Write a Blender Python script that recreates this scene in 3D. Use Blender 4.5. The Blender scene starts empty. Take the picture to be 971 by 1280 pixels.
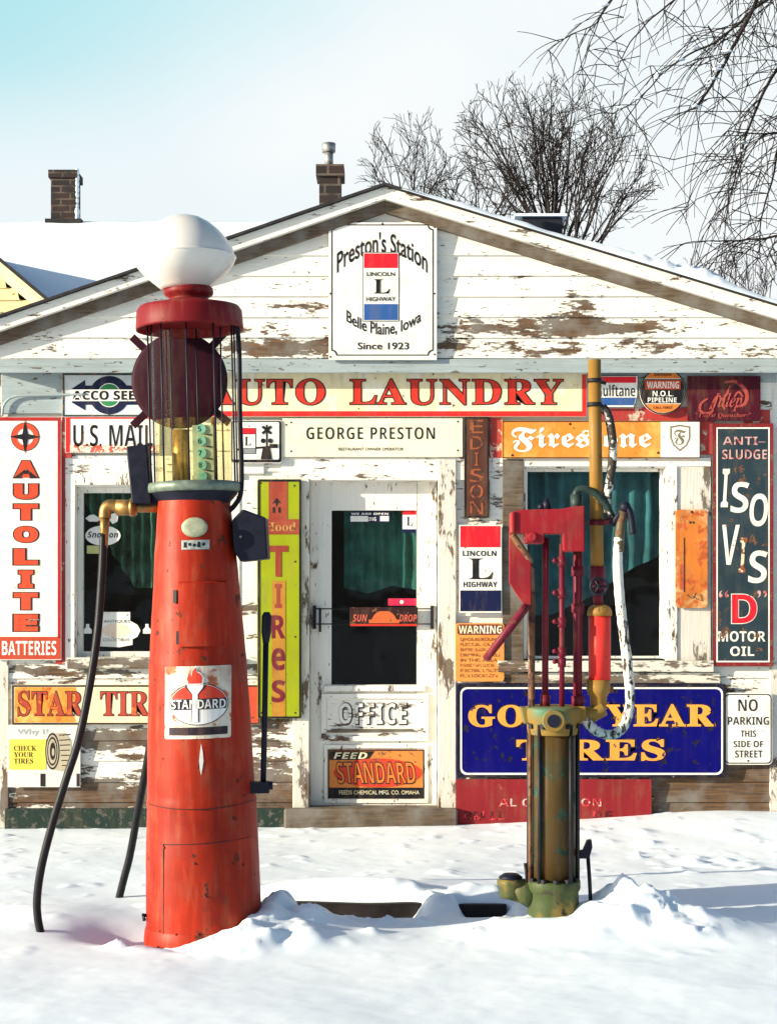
import bpy, bmesh, math, random
from mathutils import Vector, Matrix, noise as mn
from mathutils.kdtree import KDTree

S = bpy.context.scene
COL = S.collection
R = math.radians

# ------------------------------------------------------------------ camera
FOC, HOR, CX, CZ = 2100.0, 740.0, 485.5, 1.45      # focal length and horizon in photograph pixels, eye height in metres
cam = bpy.data.cameras.new('camera')
cam.sensor_fit = 'VERTICAL'; cam.sensor_height = 24.0
cam.lens = FOC / 1280.0 * 24.0
cam.shift_y = (HOR - 640.0) / 1280.0
cam.clip_end = 2000.0
camo = bpy.data.objects.new('camera', cam); COL.objects.link(camo)
camo.location = (0, 0, CZ); camo.rotation_euler = (R(90), 0, 0)
S.camera = camo

# ------------------------------------------------------------------ sky, sun, exposure
SUN_EL, SUN_AZ = R(14), R(19.5)          # elevation; angle between the sun and the facade plane (sun on the left, in front of it)
to_sun = Vector((-math.cos(SUN_EL) * math.cos(SUN_AZ), -math.cos(SUN_EL) * math.sin(SUN_AZ), math.sin(SUN_EL)))
world = bpy.data.worlds.new('World'); S.world = world; world.use_nodes = True
nt = world.node_tree; nt.nodes.clear()
wo = nt.nodes.new('ShaderNodeOutputWorld')
sky = nt.nodes.new('ShaderNodeTexSky'); sky.sky_type = 'NISHITA'; sky.sun_disc = False
sky.sun_elevation = SUN_EL
sky.sun_rotation = math.atan2(to_sun.x, to_sun.y)
sky.air_density = 1.0; sky.dust_density = 1.6; sky.ozone_density = 3.0
SKY_K = 0.085
bg = nt.nodes.new('ShaderNodeBackground'); bg.inputs['Strength'].default_value = SKY_K
nt.links.new(sky.outputs[0], bg.inputs['Color'])
bg2 = nt.nodes.new('ShaderNodeBackground'); bg2.inputs['Strength'].default_value = SKY_K      # thin bright cloud, mostly in the northern half of the sky
def wn(typ, **kw):
    n = nt.nodes.new(typ)
    for k, v in kw.items():
        if isinstance(v, bpy.types.NodeSocket): nt.links.new(v, n.inputs[k])
        elif k in n.inputs: n.inputs[k].default_value = v
        else: setattr(n, k, v)
    return n
def wm(op, a, b):
    n = nt.nodes.new('ShaderNodeMath'); n.operation = op
    for i, v in enumerate((a, b)):
        if isinstance(v, bpy.types.NodeSocket): nt.links.new(v, n.inputs[i])
        else: n.inputs[i].default_value = v
    return n.outputs[0]
def wr(v, a, b, c, d, sm=False):
    n = nt.nodes.new('ShaderNodeMapRange'); nt.links.new(v, n.inputs['Value'])
    if sm: n.interpolation_type = 'SMOOTHSTEP'
    for k, q in (('From Min', a), ('From Max', b), ('To Min', c), ('To Max', d)): n.inputs[k].default_value = q
    return n.outputs[0]
tc = nt.nodes.new('ShaderNodeTexCoord'); sp = nt.nodes.new('ShaderNodeSeparateXYZ'); nt.links.new(tc.outputs['Generated'], sp.inputs[0])
def wnoise(sc, loc, scale, det=5, ro=.5):
    mp = nt.nodes.new('ShaderNodeMapping'); mp.inputs['Scale'].default_value = sc; mp.inputs['Location'].default_value = loc
    nt.links.new(tc.outputs['Generated'], mp.inputs['Vector'])
    n = nt.nodes.new('ShaderNodeTexNoise'); nt.links.new(mp.outputs[0], n.inputs['Vector']); n.inputs['Scale'].default_value = scale; n.inputs['Detail'].default_value = det; n.inputs['Roughness'].default_value = ro
    return n.outputs[0]
cover = wr(wnoise((1.0, 1.0, 2.2), (0.4, 0.1, 0.3), 2.6), 0.36, 0.58, 0.0, 1.0, True)
north = wr(sp.outputs['Y'], 0.1, 0.75, 0.0, 1.0, True)
low = wr(sp.outputs['Z'], 0.38, 0.75, 1.0, 0.0, True)
clear = wm('MULTIPLY', wr(wm('SUBTRACT', sp.outputs['Z'], wm('MULTIPLY', sp.outputs['X'], 0.55)), 0.29, 0.46, 0.0, 1.0, True), wr(sp.outputs['Z'], .22, .3, 0, 1, True))   # a clearer, bluer opening high on the left
fac = wm('MULTIPLY', wm('MULTIPLY', north, low), wm('ADD', 0.95, wm('MULTIPLY', cover, 0.05)))
fac = wm('MULTIPLY', fac, wm('SUBTRACT', 1.0, wm('MULTIPLY', clear, 0.12)))
fac = wm('MAXIMUM', fac, wm('MULTIPLY', cover, 0.10))
cm = nt.nodes.new('ShaderNodeMix'); cm.data_type = 'RGBA'
nt.links.new(cover, cm.inputs[0]); cm.inputs[6].default_value = (5.05, 5.5, 5.62, 1); cm.inputs[7].default_value = (5.35, 5.55, 5.6, 1)
cn = nt.nodes.new('ShaderNodeMix'); cn.data_type = 'RGBA'; nt.links.new(clear, cn.inputs[0]); nt.links.new(cm.outputs[2], cn.inputs[6]); cn.inputs[7].default_value = (2.9, 5.1, 5.35, 1)
nt.links.new(cn.outputs[2], bg2.inputs['Color'])
mx = nt.nodes.new('ShaderNodeMixShader')
nt.links.new(fac, mx.inputs['Fac'])
nt.links.new(bg.outputs[0], mx.inputs[1]); nt.links.new(bg2.outputs[0], mx.inputs[2]); nt.links.new(mx.outputs[0], wo.inputs['Surface'])

sl = bpy.data.lights.new('sun', 'SUN'); sl.energy = 5.0; sl.angle = R(0.5); sl.color = (1.0, 0.90, 0.70)
so = bpy.data.objects.new('sun', sl); COL.objects.link(so); so.location = to_sun * 60
so.rotation_euler = to_sun.to_track_quat('Z', 'Y').to_euler()
S.view_settings.view_transform = 'Standard'; S.view_settings.look = 'None'
S.view_settings.exposure = 1.05; S.view_settings.gamma = 1.0; S.view_settings.use_curve_mapping = False
S.render.engine = 'CYCLES'
S.cycles.max_bounces = 8; S.cycles.transparent_max_bounces = 24

# ------------------------------------------------------------------ materials
def newmat(name):
    m = bpy.data.materials.new(name); m.use_nodes = True
    t = m.node_tree; b = t.nodes['Principled BSDF']
    return m, t, b

def nn(t, typ, **kw):
    n = t.nodes.new(typ)
    for k, v in kw.items():
        if k in n.inputs:
            if hasattr(v, 'is_output') or isinstance(v, bpy.types.NodeSocket): t.links.new(v, n.inputs[k])
            else: n.inputs[k].default_value = v
        else: setattr(n, k, v)
    return n

def c4(c): return (c[0], c[1], c[2], 1.0)

def pos(t, sc=(1, 1, 1), obj=False):
    if obj: o = nn(t, 'ShaderNodeTexCoord').outputs['Object']
    else: o = nn(t, 'ShaderNodeNewGeometry').outputs['Position']
    m = nn(t, 'ShaderNodeMapping'); t.links.new(o, m.inputs['Vector']); m.inputs['Scale'].default_value = sc
    return m.outputs[0]

def noi(t, vec, scale, detail=5, rough=0.55):
    n = nn(t, 'ShaderNodeTexNoise'); t.links.new(vec, n.inputs['Vector'])
    n.inputs['Scale'].default_value = scale; n.inputs['Detail'].default_value = detail; n.inputs['Roughness'].default_value = rough
    return n.outputs[0]

def rng(t, v, a, b, c=0.0, d=1.0):
    n = nn(t, 'ShaderNodeMapRange'); t.links.new(v, n.inputs['Value'])
    n.inputs['From Min'].default_value = a; n.inputs['From Max'].default_value = b
    n.inputs['To Min'].default_value = c; n.inputs['To Max'].default_value = d
    return n.outputs[0]

def mixc(t, fac, a, b, mode='MIX'):
    n = nn(t, 'ShaderNodeMix', data_type='RGBA', blend_type=mode)
    for sck, v in ((n.inputs[0], fac), (n.inputs[6], a), (n.inputs[7], b)):
        if isinstance(v, bpy.types.NodeSocket): t.links.new(v, sck)
        elif isinstance(v, (int, float)): sck.default_value = v
        else: sck.default_value = c4(v)
    return n.outputs[2]

def math_(t, op, a, b):
    n = nn(t, 'ShaderNodeMath', operation=op)
    for i, v in enumerate((a, b)):
        if isinstance(v, bpy.types.NodeSocket): t.links.new(v, n.inputs[i])
        else: n.inputs[i].default_value = v
    return n.outputs[0]

def bump(t, b, h, dist, strength=1.0):
    n = nn(t, 'ShaderNodeBump'); t.links.new(h, n.inputs['Height'])
    n.inputs['Distance'].default_value = dist; n.inputs['Strength'].default_value = strength
    t.links.new(n.outputs[0], b.inputs['Normal'])

MATS = {}
def enamel(name, col, chip=0.70, scale=22.0, rust=(0.11, 0.05, 0.025), rough=0.42, var=0.22, metal=0.0, soft=0.03, spec=0.15, obj=False, fade=None, stain=0.30):
    """paint or enamel with a gentle colour drift, chips through to rust and a fine bump"""
    if name in MATS: return MATS[name]
    m, t, b = newmat(name)
    p = pos(t, obj=obj)
    n1 = noi(t, p, scale, 7, 0.62)
    n2 = noi(t, p, 2.6, 4)
    n3 = noi(t, pos(t, (6, 6, 0.8), obj), 5.0, 5)
    mk = rng(t, n1, chip - 0.05, chip - 0.05 + soft)
    dr = rng(t, math_(t, 'ADD', math_(t, 'MULTIPLY', n2, 0.6), math_(t, 'MULTIPLY', n3, 0.4)), 0.3, 0.7, 1.0 - var, 1.0 + var * 0.5)
    cc = nn(t, 'ShaderNodeCombineColor'); [t.links.new(dr, cc.inputs[i]) for i in range(3)]
    base = mixc(t, 1.0, col, cc.outputs[0], 'MULTIPLY')
    if fade:
        base = mixc(t, rng(t, noi(t, p, 5.0, 6, 0.6), 0.5, 0.64), base, fade)
    stn = math_(t, 'MULTIPLY', rng(t, math_(t, 'ADD', math_(t, 'MULTIPLY', n3, .6), math_(t, 'MULTIPLY', noi(t, p, 7.0, 5, .6), .4)), 0.50, 0.66), stain)
    base = mixc(t, stn, base, (0.20, 0.125, 0.065))
    rs = mixc(t, rng(t, noi(t, p, scale * 3, 4), 0.35, 0.65), rust, tuple(x * 2.0 for x in rust))
    t.links.new(mixc(t, mk, base, rs), b.inputs['Base Color'])
    t.links.new(rng(t, math_(t, 'ADD', mk, math_(t, 'MULTIPLY', n2, 0.3)), 0.0, 1.2, rough, 0.85), b.inputs['Roughness'])
    b.inputs['Metallic'].default_value = metal; b.inputs['Specular IOR Level'].default_value = spec
    h = math_(t, 'SUBTRACT', math_(t, 'MULTIPLY', n1, 0.12), mk)
    bump(t, b, h, 0.0015, 0.7)
    MATS[name] = m; return m

def peeling(name, paint, wood=(0.15, 0.080, 0.036), wood2=(0.055, 0.032, 0.019), thr=0.66, vert=False, attr=False, scale=9.0, dirt=0.16):
    """old paint flaking off weathered wood; with attr the mesh says where the flaking is worst"""
    if name in MATS: return MATS[name]
    m, t, b = newmat(name)
    st = (1.0, 1.0, 0.33) if vert else (0.36, 1.0, 1.5)
    p = pos(t, st)
    n1 = noi(t, p, scale, 8, 0.68)
    v = n1
    if attr:
        a = nn(t, 'ShaderNodeAttribute', attribute_name='peel')
        v = math_(t, 'ADD', n1, a.outputs['Fac'])
    mk = rng(t, v, thr, thr + 0.022)
    fl = rng(t, math_(t, 'ADD', noi(t, p, scale * 4.5, 4, .6), math_(t, 'MULTIPLY', v, .55)), .93, .95)
    mk = math_(t, 'MAXIMUM', mk, fl)
    g = noi(t, pos(t, (40, 40, 2.0) if vert else (2.0, 40, 40)), 2.2, 6, 0.6)
    wd = mixc(t, rng(t, g, 0.36, 0.64), wood2, wood)
    wd = mixc(t, rng(t, noi(t, pos(t), 7.0, 4), 0.42, 0.68), wd, (0.165, 0.145, 0.125))
    d = rng(t, math_(t, 'ADD', math_(t, 'MULTIPLY', noi(t, pos(t), 3.0, 5), 0.5), math_(t, 'MULTIPLY', g, 0.5)), 0.34, 0.62, 1 - dirt, 1.0)
    cc = nn(t, 'ShaderNodeCombineColor'); [t.links.new(d, cc.inputs[i]) for i in range(3)]
    pc = mixc(t, 1.0, paint, cc.outputs[0], 'MULTIPLY')
    edge = math_(t, 'MULTIPLY', rng(t, v, thr - 0.045, thr), 0.35)          # loosened, dirty paint round each bare patch
    pc = mixc(t, edge, pc, (0.36, 0.30, 0.22))
    t.links.new(mixc(t, mk, pc, wd), b.inputs['Base Color'])
    t.links.new(rng(t, mk, 0, 1, 0.55, 0.9), b.inputs['Roughness'])
    h = math_(t, 'SUBTRACT', math_(t, 'MULTIPLY', g, 0.5), mk)
    bump(t, b, h, 0.004, 1.0)
    MATS[name] = m; return m

def plain(name, col, rough=0.6, metal=0.0, var=0.15, scale=12.0, bmp=0.001, spec=0.2, obj=False):
    if name in MATS: return MATS[name]
    m, t, b = newmat(name)
    p = pos(t, obj=obj)
    n1 = noi(t, p, scale, 6, 0.6)
    lo = tuple(x * (1 - var) for x in col); hi = tuple(min(1, x * (1 + var)) for x in col)
    t.links.new(mixc(t, rng(t, n1, 0.3, 0.7), lo, hi), b.inputs['Base Color'])
    t.links.new(rng(t, n1, 0.2, 0.8, max(0.05, rough - 0.1), min(1, rough + 0.1)), b.inputs['Roughness'])
    b.inputs['Metallic'].default_value = metal; b.inputs['Specular IOR Level'].default_value = spec
    if bmp: bump(t, b, n1, bmp, 0.8)
    MATS[name] = m; return m

def glass_mat(name, tint=(1, 1, 1), dirt=0.0, dirtcol=(0.6, 0.55, 0.3), wavy=0.0, spec=0.55, ior=1.5, rough=0.03):
    if name in MATS: return MATS[name]
    m, t, b = newmat(name); t.nodes.remove(b)
    out = t.nodes['Material Output']
    tr = nn(t, 'ShaderNodeBsdfTransparent'); tr.inputs[0].default_value = c4(tint)
    gl = nn(t, 'ShaderNodeBsdfGlossy'); gl.inputs['Roughness'].default_value = rough; gl.inputs[0].default_value = (spec, spec, spec, 1)
    fr = nn(t, 'ShaderNodeFresnel'); fr.inputs['IOR'].default_value = ior
    if wavy:
        bn = nn(t, 'ShaderNodeBump'); t.links.new(noi(t, pos(t), 3.0, 2), bn.inputs['Height']); bn.inputs['Distance'].default_value = wavy
        t.links.new(bn.outputs[0], gl.inputs['Normal'])
    bk = nn(t, 'ShaderNodeNewGeometry').outputs['Backfacing']
    ms = nn(t, 'ShaderNodeMixShader'); t.links.new(math_(t, 'MULTIPLY', fr.outputs[0], math_(t, 'SUBTRACT', 1.0, bk)), ms.inputs[0]); t.links.new(tr.outputs[0], ms.inputs[1]); t.links.new(gl.outputs[0], ms.inputs[2])
    last = ms.outputs[0]
    if dirt:
        df = nn(t, 'ShaderNodeBsdfDiffuse'); df.inputs[0].default_value = c4(dirtcol)
        f = rng(t, noi(t, pos(t, (7, 7, 0.7)), 6.0, 6, 0.6), 0.4, 0.75, 0.0, dirt)
        m2 = nn(t, 'ShaderNodeMixShader'); t.links.new(f, m2.inputs[0]); t.links.new(last, m2.inputs[1]); t.links.new(df.outputs[0], m2.inputs[2]); last = m2.outputs[0]
    t.links.new(last, out.inputs['Surface'])
    MATS[name] = m; return m

def brick_mat():
    m, t, b = newmat('brick')
    o = nn(t, 'ShaderNodeTexCoord').outputs['Object']
    sx = nn(t, 'ShaderNodeSeparateXYZ'); t.links.new(o, sx.inputs[0])
    cx = nn(t, 'ShaderNodeCombineXYZ'); t.links.new(math_(t, 'ADD', sx.outputs[0], sx.outputs[1]), cx.inputs[0]); t.links.new(sx.outputs[2], cx.inputs[1])
    bt = nn(t, 'ShaderNodeTexBrick'); t.links.new(cx.outputs[0], bt.inputs['Vector'])
    bt.inputs['Scale'].default_value = 1.0; bt.inputs['Brick Width'].default_value = 0.22; bt.inputs['Row Height'].default_value = 0.075
    bt.inputs['Mortar Size'].default_value = 0.009
    bt.inputs['Color1'].default_value = (0.034, 0.013, 0.010, 1); bt.inputs['Color2'].default_value = (0.011, 0.007, 0.007, 1); bt.inputs['Mortar'].default_value = (0.10, 0.075, 0.055, 1)
    n = noi(t, o, 5, 5)
    t.links.new(mixc(t, rng(t, n, 0.45, 0.6), bt.outputs['Color'], (0.012, 0.010, 0.011)), b.inputs['Base Color'])
    b.inputs['Roughness'].default_value = 0.9
    bump(t, b, math_(t, 'SUBTRACT', math_(t, 'MULTIPLY', n, 0.3), bt.outputs['Fac']), 0.01)
    return m

def snow_mat():
    m, t, b = newmat('snow')
    p = pos(t)
    n1 = noi(t, p, 9, 7, 0.6); n2 = noi(t, p, 130, 3, 0.6)
    t.links.new(mixc(t, rng(t, n1, 0.3, 0.7), (0.77, 0.835, 0.89), (0.79, 0.85, 0.90)), b.inputs['Base Color'])
    b.inputs['Roughness'].default_value = 0.62; b.inputs['Specular IOR Level'].default_value = 0.35
    b.inputs['Subsurface Weight'].default_value = 0.25; b.inputs['Subsurface Radius'].default_value = (0.02, 0.025, 0.03); b.inputs['Subsurface Scale'].default_value = 0.6
    bump(t, b, math_(t, 'ADD', math_(t, 'MULTIPLY', n1, 1.0), math_(t, 'MULTIPLY', n2, 0.10)), 0.006, 0.13)
    return m

# ------------------------------------------------------------------ mesh building
def W(px, py, Y): return Vector(((px - CX) * Y / FOC, Y, CZ - (py - HOR) * Y / FOC))

SERIF = (0x1d400, 0x1d41a, 0x1d7ce); SANSB = (0x1d5d4, 0x1d5ee, 0x1d7ec); FRAK = (0x1d56c, 0x1d586, None)
ITAL = (0x1d63c, 0x1d656, None); SERIT = (0x1d468, 0x1d482, None); PLAIN = None
def style(s, st):
    if not st: return s
    o = ''
    for c in s:
        if 'A' <= c <= 'Z': o += chr(st[0] + ord(c) - 65)
        elif 'a' <= c <= 'z': o += chr(st[1] + ord(c) - 97)
        elif c.isdigit() and st[2]: o += chr(st[2] + ord(c) - 48)
        else: o += c
    return o

_tc = {}
def text2d(s, st, offset=0.0, track=1.0):
    k = (s, st, offset, track)
    if k in _tc: return _tc[k]
    c = bpy.data.curves.new('t', 'FONT'); c.body = style(s, st); c.size = 1.0; c.offset = offset; c.resolution_u = 4; c.space_character = track
    o = bpy.data.objects.new('t', c); COL.objects.link(o)
    bpy.context.view_layer.update()
    me = bpy.data.meshes.new_from_object(o.evaluated_get(bpy.context.evaluated_depsgraph_get()))
    vs = [(v.co.x, v.co.y) for v in me.vertices]; fs = [tuple(p.vertices) for p in me.polygons]
    bpy.data.objects.remove(o); bpy.data.curves.remove(c); bpy.data.meshes.remove(me)
    _tc[k] = (vs, fs); return _tc[k]

def text_px(s, st, box, offset=0.0, track=1.0, warp=None, fat=0.0, shear=0.0):
    """text as flat faces in photograph pixels, fitted into box (x0,y0,x1,y1); offset widens the strokes (for outlines)"""
    ref = text2d(s, st, fat, track)[0]
    vs, fs = text2d(s, st, fat + offset, track)
    x0 = min(v[0] for v in ref); x1 = max(v[0] for v in ref); y0 = min(v[1] for v in ref); y1 = max(v[1] for v in ref)
    out = []
    for x, y in vs:
        u = (x - x0) / (x1 - x0); w = (y - y0) / (y1 - y0)
        px = box[0] + u * (box[2] - box[0]); py = box[3] + w * (box[1] - box[3])
        px += shear * (box[3] - py)
        if warp: px, py = warp(px, py, u, w)
        out.append((px, py))
    return out, fs

def ell(cx, cy, rx, ry, n=40, a0=0.0, a1=2 * math.pi):
    k = n if abs(a1 - a0 - 2 * math.pi) < 1e-6 else n + 1
    return [(cx + rx * math.cos(a0 + (a1 - a0) * i / n), cy + ry * math.sin(a0 + (a1 - a0) * i / n)) for i in range(k)]

def rrect(x0, y0, x1, y1, r, n=5):
    if r <= 0: return [(x0, y0), (x1, y0), (x1, y1), (x0, y1)]
    p = []
    for cx, cy, a in ((x1 - r, y0 + r, -90), (x1 - r, y1 - r, 0), (x0 + r, y1 - r, 90), (x0 + r, y0 + r, 180)):
        for i in range(n + 1):
            q = R(a + 90 * i / n); p.append((cx + r * math.cos(q), cy + r * math.sin(q)))
    return p

class MB:
    def __init__(s): s.v = []; s.f = []; s.m = []; s.sm = []; s.attr = None
    def add(s, vs, fs, mi=0, smooth=False):
        o = len(s.v); s.v += [tuple(v) for v in vs]
        for f in fs: s.f.append(tuple(i + o for i in f)); s.m.append(mi); s.sm.append(smooth)
    def box(s, x0, x1, y0, y1, z0, z1, mi=0):
        s.add([(x, y, z) for z in (z0, z1) for y in (y0, y1) for x in (x0, x1)],
              [(0, 2, 3, 1), (4, 5, 7, 6), (0, 1, 5, 4), (2, 6, 7, 3), (0, 4, 6, 2), (1, 3, 7, 5)], mi)
    def prism(s, poly, y0, y1, mi=0):
        """(x,z) polygon extruded from y0 (front) to y1"""
        n = len(poly)
        s.add([(x, y0, z) for x, z in poly] + [(x, y1, z) for x, z in poly],
              [tuple(range(n)), tuple(range(2 * n - 1, n - 1, -1))] + [(i, i + n, (i + 1) % n + n, (i + 1) % n) for i in range(n)], mi)
    def flat(s, poly, y, mi=0): s.add([(x, y, z) for x, z in poly], [tuple(range(len(poly)))], mi)
    def ring(s, a, b, y, mi=0):
        n = len(a); s.add([(x, y, z) for x, z in a] + [(x, y, z) for x, z in b], [(i, (i + 1) % n, (i + 1) % n + n, i + n) for i in range(n)], mi)
    def lathe(s, prof, c=(0, 0), seg=40, mi=0, smooth=True, a0=0.0, cap=True):
        n = len(prof); vs = []; fs = []
        for r, z in prof:
            for k in range(seg):
                a = a0 + 2 * math.pi * k / seg; vs.append((c[0] + r * math.cos(a), c[1] + r * math.sin(a), z))
        for i in range(n - 1):
            for k in range(seg):
                k2 = (k + 1) % seg; fs.append((i * seg + k, i * seg + k2, (i + 1) * seg + k2, (i + 1) * seg + k))
        s.add(vs, fs, mi, smooth)
        if cap:
            o = len(s.v) - len(vs)
            for i in (0, n - 1):
                if prof[i][0] > 1e-5: s.f.append(tuple(o + i * seg + k for k in range(seg))); s.m.append(mi); s.sm.append(False)
    def tube(s, pts, rad, seg=10, mi=0, cap=True, smooth=True):
        pts = [Vector(p) for p in pts]; n = len(pts)
        rad = [rad] * n if isinstance(rad, (int, float)) else rad
        up = None; vs = []; fs = []
        for i, p in enumerate(pts):
            d = (pts[min(i + 1, n - 1)] - pts[max(i - 1, 0)]).normalized()
            if up is None:
                up = Vector((0, 0, 1)) if abs(d.z) < 0.9 else Vector((1, 0, 0))
            a = d.cross(up)
            if a.length < 1e-6: a = d.orthogonal()
            a.normalize(); b2 = a.cross(d).normalized(); up = b2
            for k in range(seg):
                q = 2 * math.pi * k / seg; vs.append(p + (a * math.cos(q) + b2 * math.sin(q)) * rad[i])
        for i in range(n - 1):
            for k in range(seg):
                k2 = (k + 1) % seg; fs.append((i * seg + k, i * seg + k2, (i + 1) * seg + k2, (i + 1) * seg + k))
        s.add(vs, fs, mi, smooth)
        if cap:
            o = len(s.v) - len(vs)
            for i in (0, n - 1): s.f.append(tuple(o + i * seg + k for k in range(seg))); s.m.append(mi); s.sm.append(False)
    def ball(s, c, r, mi=0, seg=12, rows=8, sc=(1, 1, 1)):
        prof = [(math.sin(math.pi * i / rows), -math.cos(math.pi * i / rows)) for i in range(rows + 1)]
        vs = []; fs = []
        for q, z in prof:
            for k in range(seg):
                a = 2 * math.pi * k / seg; vs.append((c[0] + r * sc[0] * q * math.cos(a), c[1] + r * sc[1] * q * math.sin(a), c[2] + r * sc[2] * z))
        for i in range(rows):
            for k in range(seg):
                k2 = (k + 1) % seg; fs.append((i * seg + k, i * seg + k2, (i + 1) * seg + k2, (i + 1) * seg + k))
        s.add(vs, fs, mi, True)
    def build(s, name, mats, parent=None, origin=None, bevel=0.0, weld=True, recalc=True):
        me = bpy.data.meshes.new(name)
        off = Vector(origin) if origin is not None else Vector((0, 0, 0))
        me.from_pydata([tuple(Vector(v) - off) for v in s.v], [], s.f)
        mats = mats if isinstance(mats, (list, tuple)) else [mats]
        for m in mats: me.materials.append(m)
        me.polygons.foreach_set('material_index', s.m); me.polygons.foreach_set('use_smooth', s.sm)
        if s.attr is not None:
            a = me.attributes.new('peel', 'FLOAT', 'POINT'); a.data.foreach_set('value', s.attr); weld = False
        if recalc:
            bm = bmesh.new(); bm.from_mesh(me)
            if weld: bmesh.ops.remove_doubles(bm, verts=bm.verts, dist=1e-6)
            bmesh.ops.recalc_face_normals(bm, faces=bm.faces); bm.to_mesh(me); bm.free()
        me.update()
        o = bpy.data.objects.new(name, me); COL.objects.link(o)
        if parent is not None: o.parent = parent
        elif origin is not None: o.location = off
        if bevel:
            b = o.modifiers.new('b', 'BEVEL'); b.width = bevel; b.segments = 2; b.limit_method = 'ANGLE'; b.angle_limit = R(40)
        return o

def tag(o, label=None, cat=None, group=None, kind=None):
    if label: o['label'] = label
    if cat: o['category'] = cat
    if group: o['group'] = group
    if kind: o['kind'] = kind
    return o

def thing(name, label, cat, loc=(0, 0, 0), rot=(0, 0, 0), group=None):
    o = bpy.data.objects.new(name, None); COL.objects.link(o); o.location = loc; o.rotation_euler = rot; o.empty_display_size = 0.1
    return tag(o, label, cat, group)

def smooth_path(pts, n=8):
    """Catmull-Rom through pts"""
    P = [Vector(p) for p in pts]; P = [P[0] * 2 - P[1]] + P + [P[-1] * 2 - P[-2]]
    out = []
    for i in range(1, len(P) - 2):
        for k in range(n):
            t = k / n
            out.append(0.5 * ((2 * P[i]) + (P[i + 1] - P[i - 1]) * t + (2 * P[i - 1] - 5 * P[i] + 4 * P[i + 1] - P[i + 2]) * t * t + (-P[i - 1] + 3 * P[i] - 3 * P[i + 1] + P[i + 2]) * t ** 3))
    out.append(P[-2]); return out
def lerp(a, b, t): return a + (b - a) * t
def sstep(a, b, x):
    t = max(0.0, min(1.0, (x - a) / (b - a))); return t * t * (3 - 2 * t)

# shared materials
WHITE = (0.80, 0.77, 0.69)
M_snow = snow_mat(); M_brick = brick_mat()
M_sid = peeling('peeling_white_siding', WHITE, attr=True, thr=0.635, scale=13)
M_trim = peeling('peeling_white_trim', WHITE, thr=0.615, vert=True, scale=11)
M_trimh = peeling('peeling_white_rail', WHITE, thr=0.61, scale=11)
M_heavy = peeling('weathered_post', (0.66, 0.62, 0.54), thr=0.545, vert=True, scale=8, wood=(0.19, 0.12, 0.07))
M_heavyh = peeling('weathered_board', (0.70, 0.66, 0.56), thr=0.50, scale=8, wood=(0.19, 0.12, 0.065))
M_bare = peeling('bare_wood', (0.40, 0.33, 0.24), thr=0.30, scale=6, wood=(0.13, 0.09, 0.052), wood2=(0.055, 0.037, 0.024))
M_frieze = peeling('grey_paint_and_shade', (0.34, 0.40, 0.41), thr=0.68, scale=8, dirt=0.3)  # beam's own grey paint, also the eave shade coloured onto the frieze boards
M_sill = enamel('dark_green_sill', (0.022, 0.04, 0.032), chip=0.6, rust=(0.06, 0.06, 0.05))
M_black = plain('black_iron', (0.014, 0.014, 0.018), 0.5, 0.0, 0.4, 30, 0.001)
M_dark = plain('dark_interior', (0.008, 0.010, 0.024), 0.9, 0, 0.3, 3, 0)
M_glass = glass_mat('window_glass', (0.93, 0.96, 0.97), dirt=0.006, dirtcol=(0.5, 0.5, 0.5), wavy=0.006, spec=0.3)
M_shingle = plain('dark_shingle', (0.03, 0.028, 0.03), 0.95, 0, 0.4, 14, 0.006)

# ------------------------------------------------------------------ snow-covered ground
def gauss(x, y, cx, cy, sx, sy, h): return h * math.exp(-((x - cx) / sx) ** 2 / 2 - ((y - cy) / sy) ** 2 / 2)
_rl = random.Random(5)
LUMPS = []
for k in range(26):                                   # dug-out lumps in front of the big pump
    a = R(_rl.uniform(195, 345)); r = _rl.uniform(0.29, 0.48)
    LUMPS.append((-0.765 + r * math.cos(a), 7.15 + r * math.sin(a) * 0.8, _rl.uniform(0.03, 0.06), _rl.uniform(0.006, 0.018)))
for k in range(16):
    LUMPS.append((_rl.uniform(-0.45, 0.5), _rl.uniform(7.0, 7.4), _rl.uniform(0.02, 0.06), _rl.uniform(0.008, 0.022)))
for k in range(30):                                   # broken crust in front of the wall
    LUMPS.append((_rl.uniform(0.9, 2.6), _rl.uniform(8.6, 10.2), _rl.uniform(0.02, 0.06), _rl.uniform(0.008, 0.022)))
for k in range(14):
    LUMPS.append((_rl.uniform(0.6, 1.4), _rl.uniform(6.9, 7.4), _rl.uniform(0.03, 0.07), _rl.uniform(0.01, 0.03)))
MOUND = []                                            # snow heaped against the right side of the big pump, rising towards the back
for k in range(22):
    u = k / 21; MOUND.append((-0.60 + 0.13 * u ** .6 + _rl.uniform(-.015, .03), 6.86 + 0.46 * u, _rl.uniform(.055, .085), (0.03 + 0.135 * u ** .8) * _rl.uniform(.85, 1.1)))
for k in range(16):
    u = _rl.random(); MOUND.append((-0.47 + 0.05 * u + _rl.uniform(0, .14), 6.9 + 0.40 * u, _rl.uniform(.06, .10), (0.03 + 0.07 * u) * _rl.uniform(.7, 1.2)))
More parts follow.
